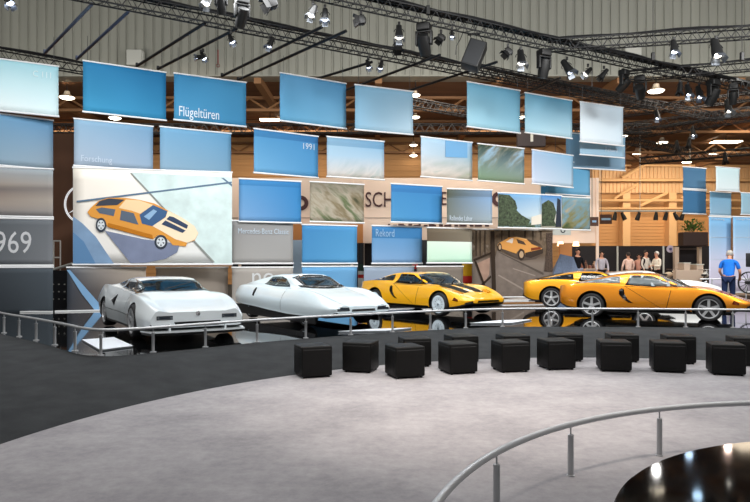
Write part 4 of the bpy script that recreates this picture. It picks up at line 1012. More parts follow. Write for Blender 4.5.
for a in [
    ('spotlight with polished doors in the top left corner', 9, -12, .62, -25, 0, 2, 'can'),
    ('brightly lit lamp at the top edge above the left banners', 208, -12, .62, 10, 0, 1, 'can'),
    ('black moving head at the top edge beside the bright lamp', 221, -14, .75, 30, 0, 0, 'mover'),
    ('large black moving head hanging at the truss crossing at upper left', 242, -4, .95, 40, 30, 0, 'mover'),
    ('black barn-door flood at the top edge, first right of the moving heads', 271, -8, .68, 60, 10, 0, 'flood'),
    ('slim spotlight hanging just below the left truss crossing, pointing right', 231, 31, .50, -25, 0, 2, 'can'),
    ('slim lit spotlight on the slanting pipe, pointing left', 201, 50, .46, 75, 0, 2, 'can'),
    ('slim spotlight on the slanting pipe, pointing down right', 203, 49, .46, -30, 0, 2, 'can'),
    ('slim spotlight hanging alone above the mid blue banner, pointing down left', 271, 34, .56, 22, 0, 2, 'can'),
    ('left one of two lit spots at the top middle', 313, 1, .60, 18, 0, 1, 'can'),
    ('right one of two lit spots at the top middle', 325, 5, .60, 0, 0, 2, 'can'),
    ('black barn-door flood pointing left at the top middle', 361, 11, .56, 80, 0, 0, 'flood'),
    ('left lamp of the close pair above the light blue banner', 368, 57, .50, -14, 0, 2, 'can'),
    ('right lamp of the close pair above the light blue banner', 381, 58, .50, 12, 0, 2, 'can'),
    ('lit spotlight with wide doors left of the largest moving head', 399, 22, .70, 0, 0, 1, 'can'),
    ('black flood with open doors below the truss left of the large moving head', 398, 38, .60, 0, 0, 0, 'flood'),
    ('largest black moving head hanging at the top middle', 424, 24, 1.15, 35, -20, 0, 'mover'),
    ('small black flood just right of the large moving head', 441, 30, .50, 40, 0, 0, 'flood'),
    ('small lamp tucked under the truss left of the speaker box', 452, 27, .36, 0, 0, 2, 'can'),
    ('black barn-door flood right of the speaker box', 508, 44, .55, 45, 0, 0, 'flood'),
    ('lit spotlight between the flood and the moving head above the sky blue banners', 521, 47, .85, 0, 0, 1, 'can'),
    ('tall black moving head above the gap of the sky blue banners', 544, 50, 1.15, 15, 25, 0, 'mover'),
    ('slim spotlight pointing down right, above the pale blue top banners', 567, 57, .85, -25, 0, 2, 'can'),
    ('slim lit spotlight tilted left, left one of the tilted pair', 588, 64, .60, 45, 0, 1, 'can'),
    ('spotlight tilted left, right one of the tilted pair', 604, 66, .60, 40, 0, 0, 'can'),
    ('black moving head pointing down behind the palest banner corner', 624, 70, 1.0, 50, 40, 0, 'mover'),
    ('black moving head left of the big oval hall lamp', 640, 76, 1.1, 60, -30, 0, 'mover'),
    ('black spotlight hanging from the highest right-hand truss', 674, 37, .72, 5, 0, 2, 'can'),
    ('lit spotlight with wide doors at right, under the highest truss', 716, 36, 1.0, 0, 0, 1, 'can'),
    ('dim spotlight right of the big oval hall lamp', 680, 80, .65, 10, 0, 0, 'can'),
    ('slim spotlight second right of the big oval hall lamp', 688, 82, .75, 0, 0, 2, 'can'),
    ('bright cold spotlight third right of the big oval hall lamp', 699, 84, .80, 0, 0, 2, 'can'),
    ('large black moving head near the right edge', 713, 80, 1.25, 30, 30, 0, 'mover'),
    ('black moving head closest to the right edge', 733, 84, .95, 20, -20, 0, 'mover'),
    ('pink-white lit spotlight below the moving heads near the right edge', 728, 98, .90, 0, 0, 1, 'can'),
    ('small lit spotlight hanging left below the big oval hall lamp', 657, 108, .70, 0, 0, 2, 'can'),
    ('bright small spotlight low on the right among the trusses', 693, 126, .70, 0, 0, 2, 'can'),
    ('dark spotlight low on the right, left one of two', 677, 140, .80, 0, 0, 0, 'can'),
    ('dark spotlight low on the right, right one of two', 689, 137, .70, 15, 0, 0, 'can'),
    ('small black lamp directly above the small pale cyan banner', 725, 152, .9, 0, 0, 0, 'can'),
]: spot(*a, group=G1)
# speaker box
P = tp(474, 34, z=TZ - .15)
t = thing('loudspeaker', 'black loudspeaker box hanging tilted from the middle truss', 'loudspeaker', P, math.radians(-14))
R = Matrix.Translation((0, 0, -.62)) @ Matrix.Rotation(math.radians(20), 4, 'Y') @ Matrix.Rotation(math.radians(-12), 4, 'X')
bm = bmesh.new(); box(bm, (0, 0, 0), (.50, .42, .80), bevel=.02, M=R); finish('cabinet', bm, M_can, t, smooth=True)
bm = bmesh.new(); box(bm, (0, -.215, 0), (.44, .02, .74), bevel=.008, M=R); finish('grille', bm, mat('speaker mesh', '#242629', .8), t)
bm = bmesh.new()
for s in (-1, 1): bar(bm, (s * .12, 0, 0), R @ Vector((s * .2, 0, .40)), .012)
box(bm, (0, 0, 0), (.34, .05, .06)); finish('bracket', bm, M_can, t)
bm = bmesh.new(); tube(bm, [(-.3, 0, .1), (-.38, 0, -.1), (-.5, 0, -.3), (-.52, 0, -.55)], .012, 6); finish('cable', bm, M_can, t)

# pale boxes high on the clad wall, chain hoists, hall lamps
M_pbox = mat('pale grey box', '#b3b4ae', .6)
for lab, px, py, w, h in (('pale grey box on the metal-clad wall above the deep blue banner', 135, 58, .75, .75), ('pale grey box on the metal-clad wall above the palest banner', 632, 52, .75, .5)):
    c = at(px, py, 31.7); bm = bmesh.new(); box(bm, (0, 0, 0), (w, .3, h), bevel=.03); box(bm, (w * .5, 0, 0), (.12, .2, h * .8), bevel=.02)
    tag(finish('wall_box', bm, M_pbox, loc=c, smooth=True), lab, 'box', 'pale boxes on the clad wall')
for lab, px, y0, y1, d in (('chain hoist with red hook hanging right of the paired spots', 218, -30, 66, 24.), ('thin black hoist line rising above the highest right-hand truss', 653, -30, 60, 19.5), ('thin black hoist line at the far right', 742, -30, 60, 18.6), ('thin black hoist line above the speaker box', 428, -30, 14, 17.4)):
    A, B2 = at(px, y0, d), at(px, y1, d)
    t = thing('hoist_line', lab, 'hoist', B2, 0, 'hoist lines above the trusses')
    bm = bmesh.new(); bar(bm, (0, 0, 0), (0, 0, A.z - B2.z), .010 if d < 22 else .012, 6); finish('chain', bm, M_can, t)
    bm = bmesh.new()
    if 'red' in lab: bar(bm, (0, 0, .1), (0, 0, .6), .025, 8); tube(bm, [(.06 * math.sin(q), 0, .02 + .06 * math.cos(q)) for q in [k * .6 for k in range(11)]], .015, 6)
    else: box(bm, (0, 0, .1), (.10, .1, .25), bevel=.02)
    finish('hook', bm, mat('dull red hook', '#7a3a35', .6) if 'red' in lab else M_can, t)
def hall_lamp(label, px, py, d, w):
    d = min(d, 8.45 * F / (HOR - py)); c = at(px, py, d); t = thing('hall_lamp', label, 'ceiling lamp', c, 0, 'bright lamps under the brown hall ceiling')
    bm = bmesh.new(); lathe(bm, [(w * .16, w * .40), (w * .2, w * .2), (w * .5, 0.02), (w * .5, 0.0), (w * .46, 0.0), (w * .2, w * .16)], 20, caps=False); finish('reflector', bm, mat('lamp reflector', '#d6c6b0', .5), t, smooth=True)
    bm = bmesh.new(); lathe(bm, [(w * .46, 0.01), (w * .40, -.05), (w * .2, -.09), (.001, -.1)], 20); finish('diffuser', bm, M_lampglow, t, smooth='all')
    bm = bmesh.new(); bar(bm, (0, 0, w * .38), (0, 0, max(w * .5, 10.86 - c.z)), .02); finish('rod', bm, M_truss, t)
for a in [('large oval hall lamp between the moving heads at upper right', 656, 91, 36, .85), ('oval hall lamp left of the deep blue banner', 67, 97.5, 37, .8), ('hall lamp between the first and second banner rows at left', 115, 118, 44, .75),
          ('small hall lamp in the gap right of the light blue banner, upper', 415.5, 95, 40, .5), ('small hall lamp in the gap right of the light blue banner, lower', 415.5, 117, 46, .55), ('upper of two hall lamps in the second row gap', 413.5, 145, 47, .6),
          ('lower of two hall lamps in the second row gap', 413.5, 155.5, 47.2, .6), ('hall lamp left of the tallest cream brace on the right', 637.5, 153, 56, .95), ('hall lamp above the cream brace on the right', 662, 142.5, 52, .85),
          ('hall lamp just above the upper dull blue banner', 687, 162, 60, .9), ('hall lamp between the dull blue and the small pale cyan banner', 714.5, 153, 56, .95), ('hall lamp edge right of the palest top banner', 623.5, 136, 50, .6), ('hall lamp in the gap between the sky blue top banners', 522, 117, 44, .5)]:
    hall_lamp(*a)
def flat_lamp(label, px, py, d, w, dp):
    c = at(px, py, d); t = thing('tube_lamp', label, 'ceiling lamp', c, 0)
    bm = bmesh.new(); box(bm, (0, 0, 0), (w, dp, .05)); finish('diffuser', bm, M_lampglow, t)
    bm = bmesh.new(); box(bm, (0, 0, .06), (w * .98, dp * .9, .06)); finish('housing', bm, M_beamd, t)
    bm = bmesh.new(); bar(bm, (0, 0, .09), (0, 0, 10.85 - c.z), .03); finish('rod', bm, M_truss, t)
flat_lamp('long flat lit lamp high on the right', 726, 142, 47, 2.0, .8)
flat_lamp('flat lit lamp in the gap under the mid blue banner', 270, 120, 40, 1.2, .5)
# dark box hung between the rows
c = at(531, 139, 30); t = thing('hanging_screen_box', 'dark box hanging between the top and second rows above the treetop banner', 'box', c)
bm = bmesh.new(); box(bm, (0, 0, 0), (1.3, .3, .75), bevel=.03); finish('cabinet', bm, mat('dark maroon box', '#23191b', .6), t)
bm = bmesh.new(); box(bm, (0, -.16, .1), (.12, .04, .5)); finish('pale_strip', bm, M_pbox, t)
# ================================================================ WALLS AND BOOTHS BEHIND THE STAGE
M_pink = mat('cream exhibition wall', '#e9d3c2', .8, noise=.04, nscale=1)
M_mar = mat('maroon print', '#4a2a2c', .7)
M_brown = mat('dark brown panel', '#6a4732', .6, noise=.15, nscale=.8)
M_blackwall = mat('black booth wall', '#19151a', .7)
# cream wall with big letters
A, B2 = at(231, 178, 30), at(598, 178, 30)
t = thing('exhibition_wall', 'cream exhibition wall with large dark letters behind the third banner row', 'wall panel', (A.x, 30, 0))
W_ = B2.x - A.x; Z1 = at(0, 178, 30).z; Z0 = at(0, 243, 30).z
bm = bmesh.new(); box2(bm, (0, 0, Z0), (W_, .3, Z1)); finish('panel', bm, M_pink, t)
bm = bmesh.new(); zz = at(0, 218, 30).z
box2(bm, (0, -.02, zz), (W_, 0, zz + .03)); finish('joint_line', bm, mat('grey joint', '#a99a8e', .8), t)
def wall_text(s, x0, x1, yb, yt, m=M_mar):
    o = text_mesh('lettering', s, 1.0, m, t, (0, 0, 0), depth=.01)
    p0, p1 = at(x0, yb, 30), at(x1, yt, 30)
    xs = [v.co.x for v in o.data.vertices]; zs = [v.co.z for v in o.data.vertices]; mx, mz = min(xs), min(zs)
    sx = (p1.x - p0.x) / (max(xs) - mx); sz = (p1.z - p0.z) / (max(zs) - mz)
    for v in o.data.vertices: v.co = Vector((p0.x - A.x + (v.co.x - mx) * sx, -.02 + v.co.y, p0.z + (v.co.z - mz) * sz))
wall_text('SCH', 365.5, 393, 207, 192); wall_text('E', 441.5, 446.5, 205, 192)
for px, py in ((301, 203), (499, 199)):
    c = at(px, py, 30); bm = bmesh.new(); lathe(bm, [(.16, 0), (.34, 0), (.34, .03), (.16, .03)], 28, Matrix.Translation((c.x - A.x, -.005, c.z)) @ Matrix.Rotation(PI / 2, 4, 'X'), caps=False)
    finish('emblem', bm, M_mar, t)
bm = bmesh.new(); 
for i in range(20):
    x = at(388 + i * 5.1, 226, 30).x - A.x; box2(bm, (x, -.03, at(0, 226.5, 30).z), (x + .10 + .08 * (i % 3), 0, at(0, 223.8 + (i % 2), 30).z))
finish('small_print', bm, M_mar, t)
bm = bmesh.new()
for px in (240, 352, 363, 597): x = at(px, 200, 30).x - A.x; box2(bm, (x - .06, -.08, 0), (x + .06, 0, Z1))
finish('stud', bm, M_pink, t)
# orange-brown lit panel and dark booth wall under it
def panel(name, lab, x0, x1, y0, y1, d, m, th=.2, cat='wall panel', group=None, toground=False):
    A_, B_2 = at(x0, y0, d), at(x1, y1, d); z0 = .0 if toground else B_2.z
    bm = bmesh.new(); box2(bm, (A_.x, d, max(z0, 0)), (B_2.x, d + th, A_.z)); return tag(finish(name, bm, m), lab, cat, group)
panel('partition_panel', 'dark partition below the cream exhibition wall', 232, 476, 243, 290, 30.5, M_blackwall, toground=True)
panel('partition_panel', 'orange-brown panel glimpsed between the lower banners left of the yellow car', 292, 363, 224, 243, 29.5, mat('orange panel', '#c07f46', .7))
panel('partition_panel', 'pale blue strip between the light grey lettered banner and the plain blue one', 293, 302, 240, 290, 24, mat('pale blue strip', '#b9cfe2', .6), toground=True)
# brown pillar with the star emblem
A_, B_2 = at(40, 133, 21), at(110, 133, 21)
t = thing('emblem_pillar', 'tall dark brown pillar with a silver star ring at the left', 'pillar', ((A_.x + B_2.x) / 2, 21.5, 0))
w_ = B_2.x - A_.x
bm = bmesh.new(); box2(bm, (-w_ / 2, -.4, 0), (w_ / 2, .4, A_.z)); finish('panel', bm, M_brown, t)
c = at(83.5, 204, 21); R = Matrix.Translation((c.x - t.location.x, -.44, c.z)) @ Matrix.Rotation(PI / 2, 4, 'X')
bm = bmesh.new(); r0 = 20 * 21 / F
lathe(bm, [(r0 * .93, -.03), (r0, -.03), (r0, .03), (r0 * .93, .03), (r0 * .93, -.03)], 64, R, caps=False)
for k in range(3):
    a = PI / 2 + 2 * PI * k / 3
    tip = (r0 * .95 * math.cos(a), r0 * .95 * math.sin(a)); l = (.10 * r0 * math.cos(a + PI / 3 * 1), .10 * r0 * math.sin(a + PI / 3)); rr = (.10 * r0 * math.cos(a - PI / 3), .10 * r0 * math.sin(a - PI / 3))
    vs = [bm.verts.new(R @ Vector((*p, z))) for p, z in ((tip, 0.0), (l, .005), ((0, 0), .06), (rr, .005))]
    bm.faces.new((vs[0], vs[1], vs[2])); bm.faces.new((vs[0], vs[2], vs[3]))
finish('star_emblem', bm, mat('silver emblem with added glow', '#f0f1f4', .4, .0, emit=.6), t)  # glow added so the star reads bright on its dim pillar
# clutter below the pillar
M_dk = mat('dark equipment', '#15171c', .5)
c = at(60, 300, 19.4)
t = thing('equipment_rack', 'black equipment rack with small lights beneath the star pillar', 'equipment rack', (c.x, 19.6, STZ))
bm = bmesh.new(); box2(bm, (-.28, -.2, 0), (.28, .2, 1.15)); finish('cabinet', bm, M_dk, t)
bm = bmesh.new()
for k in range(9): box2(bm, (-.22 + .17 * (k % 3), -.215, .28 + .22 * (k // 3)), (-.18 + .17 * (k % 3), -.2, .31 + .22 * (k // 3)))
finish('indicator_light', bm, M_pbox, t)
bm = bmesh.new(); bar(bm, (-.28, -.15, 1.16), (.35, -.15, 1.35), .04, 8); finish('handle', bm, M_pbox, t, smooth=True)
c = at(57, 256, 19.5)
t = thing('clear_stand', 'narrow clear upright holder between the left banners', 'display stand', (c.x, 19.5, STZ))
bm = bmesh.new(); zt = at(0, 241, 19.5).z - STZ; zb = at(0, 274, 19.5).z - STZ
for a, b_ in (((-.1, 0, zb), (-.1, 0, zt)), ((.1, 0, zb), (.1, 0, zt)), ((-.1, 0, zt), (.1, 0, zt)), ((-.1, 0, (zb + zt) / 2), (.1, 0, (zb + zt) / 2)), ((-.1, 0, zb), (.1, 0, zb))): bar(bm, a, b_, .022, 6)
bar(bm, (0, 0, 0), (0, 0, zb), .02); finish('frame', bm, mat('pale frame', '#cfccc6', .3), t)
# banded post left of the yellow car, red and yellow stands behind it
def banded(lab, px, d, bands, r, name='banded_post', rnd=True):
    c = at(px, 262, d); t = thing(name, lab, 'post' if rnd else 'display stand', (c.x, d, STZ if d < 24 else 0)); base = t.location.z
    for y0, y1, m, w in bands:
        z1, z0 = at(0, y0, d).z - base, max(at(0, y1, d).z - base, 0)
        bm = bmesh.new()
        if rnd: lathe(bm, [(r * w, z0), (r * w, z1)], 16)
        else: box2(bm, (-r * w, -r * w * .6, z0), (r * w, r * w * .6, z1), bevel=r * .15)
        finish('band', bm, m, t, smooth=True)
    return t
M_r = mat('red plastic', '#c8281c', .4); M_y = mat('yellow plastic', '#f0b81c', .4); M_g = mat('dark green plastic', '#1d3b30', .4); M_w = mat('off-white plastic', '#cfd2cb', .4)
banded('post banded dark green, red and white behind the second white car', 361, 23.6, [(243, 264, M_dk, 1), (264, 271, M_g, 1), (271, 274.5, M_w, 1), (274.5, 278, M_r, 1), (278, 320, M_w, 1)], .11)
banded('yellow and red stand behind the yellow car, left of the park poster', 467, 23.9, [(262, 276, M_y, 1), (276, 283, M_r, 1.15), (283, 320, M_dk, 1)], .17, 'display_stand', False)
banded('small red stand seen above the yellow car roof', 415, 23.8, [(262, 269, M_r, 1), (269, 320, M_dk, .8)], .1, 'display_stand', False)
for px, lab in ((345, 'dark column between the fourth-row banners, left of the Rekord one'), (424.5, 'dark column between the Rekord and the mint banners')):
    c = at(px, 240, 26); bm = bmesh.new(); box2(bm, (c.x - .22, 26, 0), (c.x + .22, 26.3, at(0, 240, 26).z)); tag(finish('dark_column', bm, M_dk), lab, 'column')

# floor under the far booths
bm = bmesh.new(); box2(bm, (4, 25.5, 0), (24, 40, .34)); struct('floor_booth', bm, mat('booth floor', '#8f7a6a', .7, noise=.1, nscale=1))
FZ = .34
BW = 35.0
t = thing('booth_wall', 'long black booth wall below the roller shutters', 'wall panel', (at(571, 0, BW).x, BW, FZ))
x0 = t.location.x
bm = bmesh.new(); box2(bm, (0, 0, 0), (at(711, 0, BW).x - x0, .2, at(0, 246, BW).z - FZ)); finish('panel', bm, M_blackwall, t)
bm = bmesh.new(); c = at(670, 249, BW); lathe(bm, [(.2, 0), (.2, .03), (.0, .03)], 24, Matrix.Translation((c.x - x0, -.02, c.z - FZ)) @ Matrix.Rotation(PI / 2, 4, 'X')); finish('emblem', bm, mat('pale emblem', '#c6bcd0', .6), t)
bm = bmesh.new(); lathe(bm, [(.08, .02), (.08, .05), (.0, .05)], 16, Matrix.Translation((c.x - x0, -.02, c.z - FZ)) @ Matrix.Rotation(PI / 2, 4, 'X')); finish('emblem_centre', bm, mat('violet emblem', '#5c5a86', .6), t)
bm = bmesh.new(); a = at(680, 249.5, BW); b_ = at(700, 248.5, BW); box2(bm, (a.x - x0, -.02, a.z - FZ), (b_.x - x0, 0, b_.z - FZ)); finish('sign_strip', bm, mat('dim strip', '#6b625f', .6), t)
for px in (617.5, 663.5):
    a = at(px, 246, 34.4); bm = bmesh.new(); bar(bm, (a.x, 34.4, FZ), (a.x, 34.4, a.z), .05, 8)
    tag(finish('booth_pole', bm, M_w), 'thin pale pole in front of the black booth wall, ' + ('behind the seated group' if px < 640 else 'right of the white-haired visitor'), 'pole')
M_bei = mat('beige counter', '#cdb9a6', .6)
for px, w, lab in ((677, 4, 'beige column right of the pale emblem'), (700.5, 2.6, 'thin beige column at the right end of the booth wall')):
    a, b_ = at(px - w / 2, 247, 34.2), at(px + w / 2, 247, 34.2); bm = bmesh.new(); box2(bm, (a.x, 34.2, FZ), (b_.x, 34.45, a.z)); tag(finish('booth_column', bm, M_bei), lab, 'column')
for x0_, x1_, y0, lab in ((681, 687, 262.5, 'left beige counter near the right end of the booth'), (693.5, 700, 264, 'right beige counter near the right end of the booth')):
    a, b_ = at(x0_, y0, 30), at(x1_, y0, 30)
    t = thing('counter', lab, 'counter', ((a.x + b_.x) / 2, 30, FZ), 0, 'beige booth counters')
    w = b_.x - a.x; bm = bmesh.new(); box2(bm, (-w / 2, -.3, 0), (w / 2, .3, a.z - FZ - .04)); finish('cabinet', bm, M_bei, t)
    bm = bmesh.new(); box2(bm, (-w / 2 - .03, -.33, a.z - FZ - .04), (w / 2 + .03, .33, a.z - FZ)); finish('top', bm, M_w, t)
a, b_ = at(676, 270, 29), at(702, 270, 29)
bm = bmesh.new(); box2(bm, (a.x, 29, FZ), (b_.x, 29.3, a.z)); tag(finish('low_barrier', bm, M_bei), 'low beige barrier in front of the two counters', 'barrier')
# potted plant on the wall end
c = at(693, 242, 34)
t = thing('potted_plant', 'leafy green plant in a dark box above the booth wall', 'plant', (c.x, 34, at(0, 246, 34).z))
bm = bmesh.new(); box2(bm, (-.65, -.3, 0), (.65, .3, .72), bevel=.03); finish('planter', bm, mat('dark brown planter', '#2c1a15', .6), t)
bm = bmesh.new()
for k in range(260):
    a = random.uniform(0, 2 * PI); rr = random.random() ** .6 * .62; z = .75 + random.random() * .65 * (1 - rr * .6)
    p = Vector((rr * math.cos(a), rr * .6 * math.sin(a), z)); d = Vector((math.cos(a) * random.uniform(.2, 1), math.sin(a) * .6, random.uniform(.0, .9))).normalized(); s = Vector((-d.y, d.x, 0)).normalized() * random.uniform(.03, .06); L_ = random.uniform(.12, .25)
    v = [bm.verts.new(q) for q in (p, p + d * L_ * .5 + s, p + d * L_, p + d * L_ * .5 - s)]; bm.faces.new(v)
finish('foliage', bm, mat('plant leaves', '#4d6f2c', .6, noise=.4, nscale=6), t)
bm = bmesh.new()
for k in range(9): bar(bm, (random.uniform(-.3, .3), 0, .7), (random.uniform(-.5, .5), random.uniform(-.2, .2), 1.25), .012, 5)
finish('stem', bm, mat('plant stem', '#4a4527', .7), t)
# small brown signs and dark wall lamps on the rail in front of the far shutters
M_sb = mat('brown sign', '#4c2f22', .7)
for (x0_, x1_, y0, y1, lab) in ((590, 598.5, 217, 226, 'smaller brown hanging sign beside the white wall edge'), (600, 612, 214.5, 224, 'larger brown hanging sign with a pale line of text')):
    dd = 29.2 if x0_ < 595 else 44
    a, b_ = at(x0_, y0, dd), at(x1_, y1, dd)
    t = thing('hanging_sign', lab, 'sign', (a.x, dd, b_.z), 0, 'brown hanging signs')
    bm = bmesh.new(); box2(bm, (0, 0, 0), (b_.x - a.x, .06, a.z - b_.z)); finish('board', bm, M_sb, t)
    bm = bmesh.new(); box2(bm, (.1, -.01, (a.z - b_.z) * .4), (b_.x - a.x - .1, 0, (a.z - b_.z) * .62)); finish('print_strip', bm, mat('dim print', '#9a7256', .7), t)
    bm = bmesh.new(); bar(bm, (.1, .03, a.z - b_.z), (.1, .03, 10.8 - b_.z), .015); finish('wire', bm, M_wire, t)
A_, B_2 = at(588, 211, 46), at(706, 211, 46)
bm = bmesh.new(); bar(bm, A_, B_2, .06, 6)
for x in (600, 640, 690): bar(bm, at(x, 211, 46), Vector((at(x, 211, 46).x, 46, 10.86)), .02)
tag(finish('lamp_rail', bm, M_w), 'pale rail carrying the row of small black lamps before the shutters', 'rail')
wh = ['leftmost', 'second from left', 'third from left', 'middle', 'third from right', 'second from right', 'rightmost']
for i, (px, a) in enumerate(((615, 10), (623, -25), (638.5, 20), (656, 5), (666, 15), (675.5, -30), (682.5, 20))):
    c = at(px, 211.5, 46)
    t = thing('rail_lamp', 'small black lamp on the far rail, %s' % wh[i], 'spotlight', c, 0, 'small black lamps on the far rail')
    R = Matrix.Translation((0, 0, -.28)) @ Matrix.Rotation(math.radians(a), 4, 'Y')
    bm = bmesh.new(); lathe(bm, [(.16, -.34), (.15, -.1), (.09, .22), (.03, .25)], 12, R); finish('housing', bm, M_can, t, smooth=True)
    bm = bmesh.new(); bar(bm, (0, 0, 0), (0, 0, -.2), .04); finish('clamp', bm, M_can, t)
# blue-grey tent and white sign by the park poster
c = at(565, 275, 26)
t = thing('cloth_cover', 'blue-grey peaked cloth cover behind the amber car', 'tent', (c.x, 26.5, FZ))
bm = bmesh.new()
apex = [Vector((-.10, -.2, at(0, 254, 26.5).z - FZ)), Vector((.55, .2, at(0, 257, 26.5).z - FZ))]
base = [(-.75, -.6), (0, -.75), (.9, -.5), (.95, .5), (0, .7), (-.7, .5)]
bv = [bm.verts.new((x, y, 0)) for x, y in base]; av = [bm.verts.new(a) for a in apex]
bm.faces.new((bv[0], bv[1], av[0])); bm.faces.new((bv[1], bv[2], av[1], av[0])); bm.faces.new((bv[2], bv[3], av[1])); bm.faces.new((bv[3], bv[4], av[1])); bm.faces.new((bv[4], bv[5], av[0], av[1])); bm.faces.new((bv[5], bv[0], av[0])); bm.faces.new(bv[::-1])
finish('cover', bm, mat('blue grey cloth', '#66758e', .8, noise=.15), t)
a, b_ = at(553, 227, 27), at(571, 235, 27)
t = thing('hanging_sign', 'white hanging sign with a small dark emblem right of the park poster', 'sign', (a.x, 27, b_.z))
bm = bmesh.new(); box2(bm, (0, 0, 0), (b_.x - a.x, .05, a.z - b_.z)); finish('board', bm, M_w, t)
bm = bmesh.new(); lathe(bm, [(.06, 0), (.1, 0), (.1, .01), (.06, .01)], 16, Matrix.Translation(((b_.x - a.x) * .55, -.005, (a.z - b_.z) * .55)) @ Matrix.Rotation(PI / 2, 4, 'X'), caps=False); finish('emblem', bm, M_dk, t)
bm = bmesh.new(); bar(bm, (.1, .02, a.z - b_.z), (.1, .02, 8.1 - b_.z), .01); finish('wire', bm, M_wire, t)
panel('partition_panel', 'orange-brown panel right of the park poster', 560, 572, 244, 290, 28.5, mat('orange panel', '#c07f46', .7), toground=True)
for px, lab in ((560.5, 'glowing table lamp right of the park poster, left one'), (576, 'glowing table lamp right of the park poster, right one')):
    c = at(px, 243, 29.5); t = thing('table_lamp', lab, 'lamp', (c.x, 29.5, c.z - .35), 0, 'glowing lamps by the booth')
    bm = bmesh.new(); lathe(bm, [(.12, .2), (.16, .22), (.11, .42), (.001, .42)], 14); finish('lamp_shade', bm, mat('glowing shade', '#ffd9a0', .5, emit=2.5), t, smooth=True)
    bm = bmesh.new(); bar(bm, (0, 0, -(c.z - .35 - FZ)), (0, 0, .2), .02); finish('pole', bm, M_dk, t)
# cream lounge chairs and the low display between the visitors
M_cr = mat('cream upholstery', '#d8bfa2', .7); M_crp = mat('patterned upholstery', '#b08468', .8, noise=.5, nscale=5)
for i, (px, lab) in enumerate(((604.5, 'cream tub chair left of the pale pole'), (612.5, 'patterned tub chair touching the pale pole'), (621.5, 'cream tub chair right of the pale pole'), (636, 'patterned tub chair left of the dark-jacketed visitor'))):
    c = at(px, 262, 30.5); t = thing('tub_chair', lab, 'chair', (c.x, 30.5, FZ), .3 * i, 'lounge chairs at the booth')
    m = M_crp if i % 2 else M_cr
    bm = bmesh.new(); lathe(bm, [(.24, .12), (.27, .2), (.27, .45), (.001, .46)], 18); finish('seat', bm, m, t, smooth=True)
    bm = bmesh.new(); pts = [(.30 * math.cos(a), .30 * math.sin(a)) for a in [math.radians(q) for q in range(-20, 201, 15)]]
    for (x0_, y0_), (x1_, y1_) in zip(pts, pts[1:]): box(bm, (0, 0, 0), (.10, .07, .72), M=Matrix.Translation(((x0_ + x1_) / 2, (y0_ + y1_) / 2, .50)) @ Matrix.Rotation(math.atan2(y1_ - y0_, x1_ - x0_), 4, 'Z'))
    finish('backrest', bm, m, t)
    for q in range(4): bm = bmesh.new(); a = PI / 4 + q * PI / 2; bar(bm, (.18 * math.cos(a), .18 * math.sin(a), 0), (.18 * math.cos(a), .18 * math.sin(a), .14), .015); finish('leg', bm, M_dk, t)
c = at(590, 262, 31.5)
t = thing('sales_table', 'table heaped with small goods behind the left visitors', 'table', (c.x, 31.5, FZ))
bm = bmesh.new(); box2(bm, (-.75, -.3, .95), (.75, .3, 1.0)); finish('top', bm, M_bei, t)
bm = bmesh.new(); box2(bm, (-.72, -.27, 0), (.72, .27, .95)); finish('cloth', bm, mat('tablecloth grey', '#8d8fa0', .8), t)
for k in range(10):
    bm = bmesh.new(); cx = at(582 + k * 1.85, 262, 31.4).x; hgt = random.uniform(.12, .4)
    lathe(bm, [(.05, 0), (.07, .02), (.075, hgt * .7), (.03, hgt * .8), (.03, hgt)], 10)
    o = finish('small_vase', bm, mat('ware %d' % (k % 4), ['#8f5a44', '#cc9999', '#6b4638', '#d8b090'][k % 4], .5), loc=(cx, 31.4 + .1 * (k % 2), FZ + 1.0), smooth=True)
    tag(o, 'small brownish ware standing on the goods table', 'goods', 'small wares on the goods table')
# motorcycles
def motorcycle(lab, px, d, rz, mt):
    c = at(px, 262, d); t = thing('motorcycle', lab, 'motorcycle', (c.x, d, FZ), rz, 'small motorcycles at the booth')
    for x in (-.62, .62):
        bm = bmesh.new(); R = Matrix.Translation((x, 0, .31)) @ Matrix.Rotation(PI / 2, 4, 'X')
        lathe(bm, [(.26, -.04), (.30, -.035), (.31, 0), (.30, .035), (.26, .04)], 24, R, caps=False)
        w_ = finish('wheel', bm, M_tyre, t, smooth=True)
        bm = bmesh.new()
        for k in range(10): a = k * PI / 5; bar(bm, (x, 0, .31), (x + .27 * math.cos(a), 0, .31 + .27 * math.sin(a)), .006, 4)
        bar(bm, (x, -.05, .31), (x, .05, .31), .04, 8); finish('spoke', bm, M_chr, w_)
    bm = bmesh.new(); bar(bm, (-.62, 0, .31), (-.1, 0, .35), .02); bar(bm, (-.1, 0, .35), (.35, 0, .75), .02); bar(bm, (.62, -.06, .31), (.40, -.06, .90), .018); bar(bm, (.62, .06, .31), (.40, .06, .90), .018); bar(bm, (-.1, 0, .35), (-.35, 0, .7), .02); finish('frame', bm, M_dk, t)
    bm = bmesh.new(); box(bm, (.02, 0, .38), (.34, .2, .26), bevel=.05); finish('engine', bm, M_chr, t, smooth=True)
    bm = bmesh.new(); sphere(bm, (.12, 0, .74), (.26, .13, .12), 14); finish('tank', bm, mt, t, smooth='all')
    bm = bmesh.new(); box(bm, (-.32, 0, .74), (.5, .2, .09), bevel=.04); finish('seat', bm, M_dk, t, smooth=True)
    bm = bmesh.new(); bar(bm, (.38, -.32, .98), (.38, .32, .98), .014); sphere(bm, (.50, 0, .84), (.09, .09, .09), 12); finish('handlebar', bm, M_chr, t)
motorcycle('small motorcycle below the round pale emblem', 667, 29.5, .5, mat('cream tank', '#cbb79c', .3))
motorcycle('small motorcycle at the right end of the booth beside the tall lilac banner', 705, 28.5, 1.0, mat('white tank', '#d9dcd9', .3))
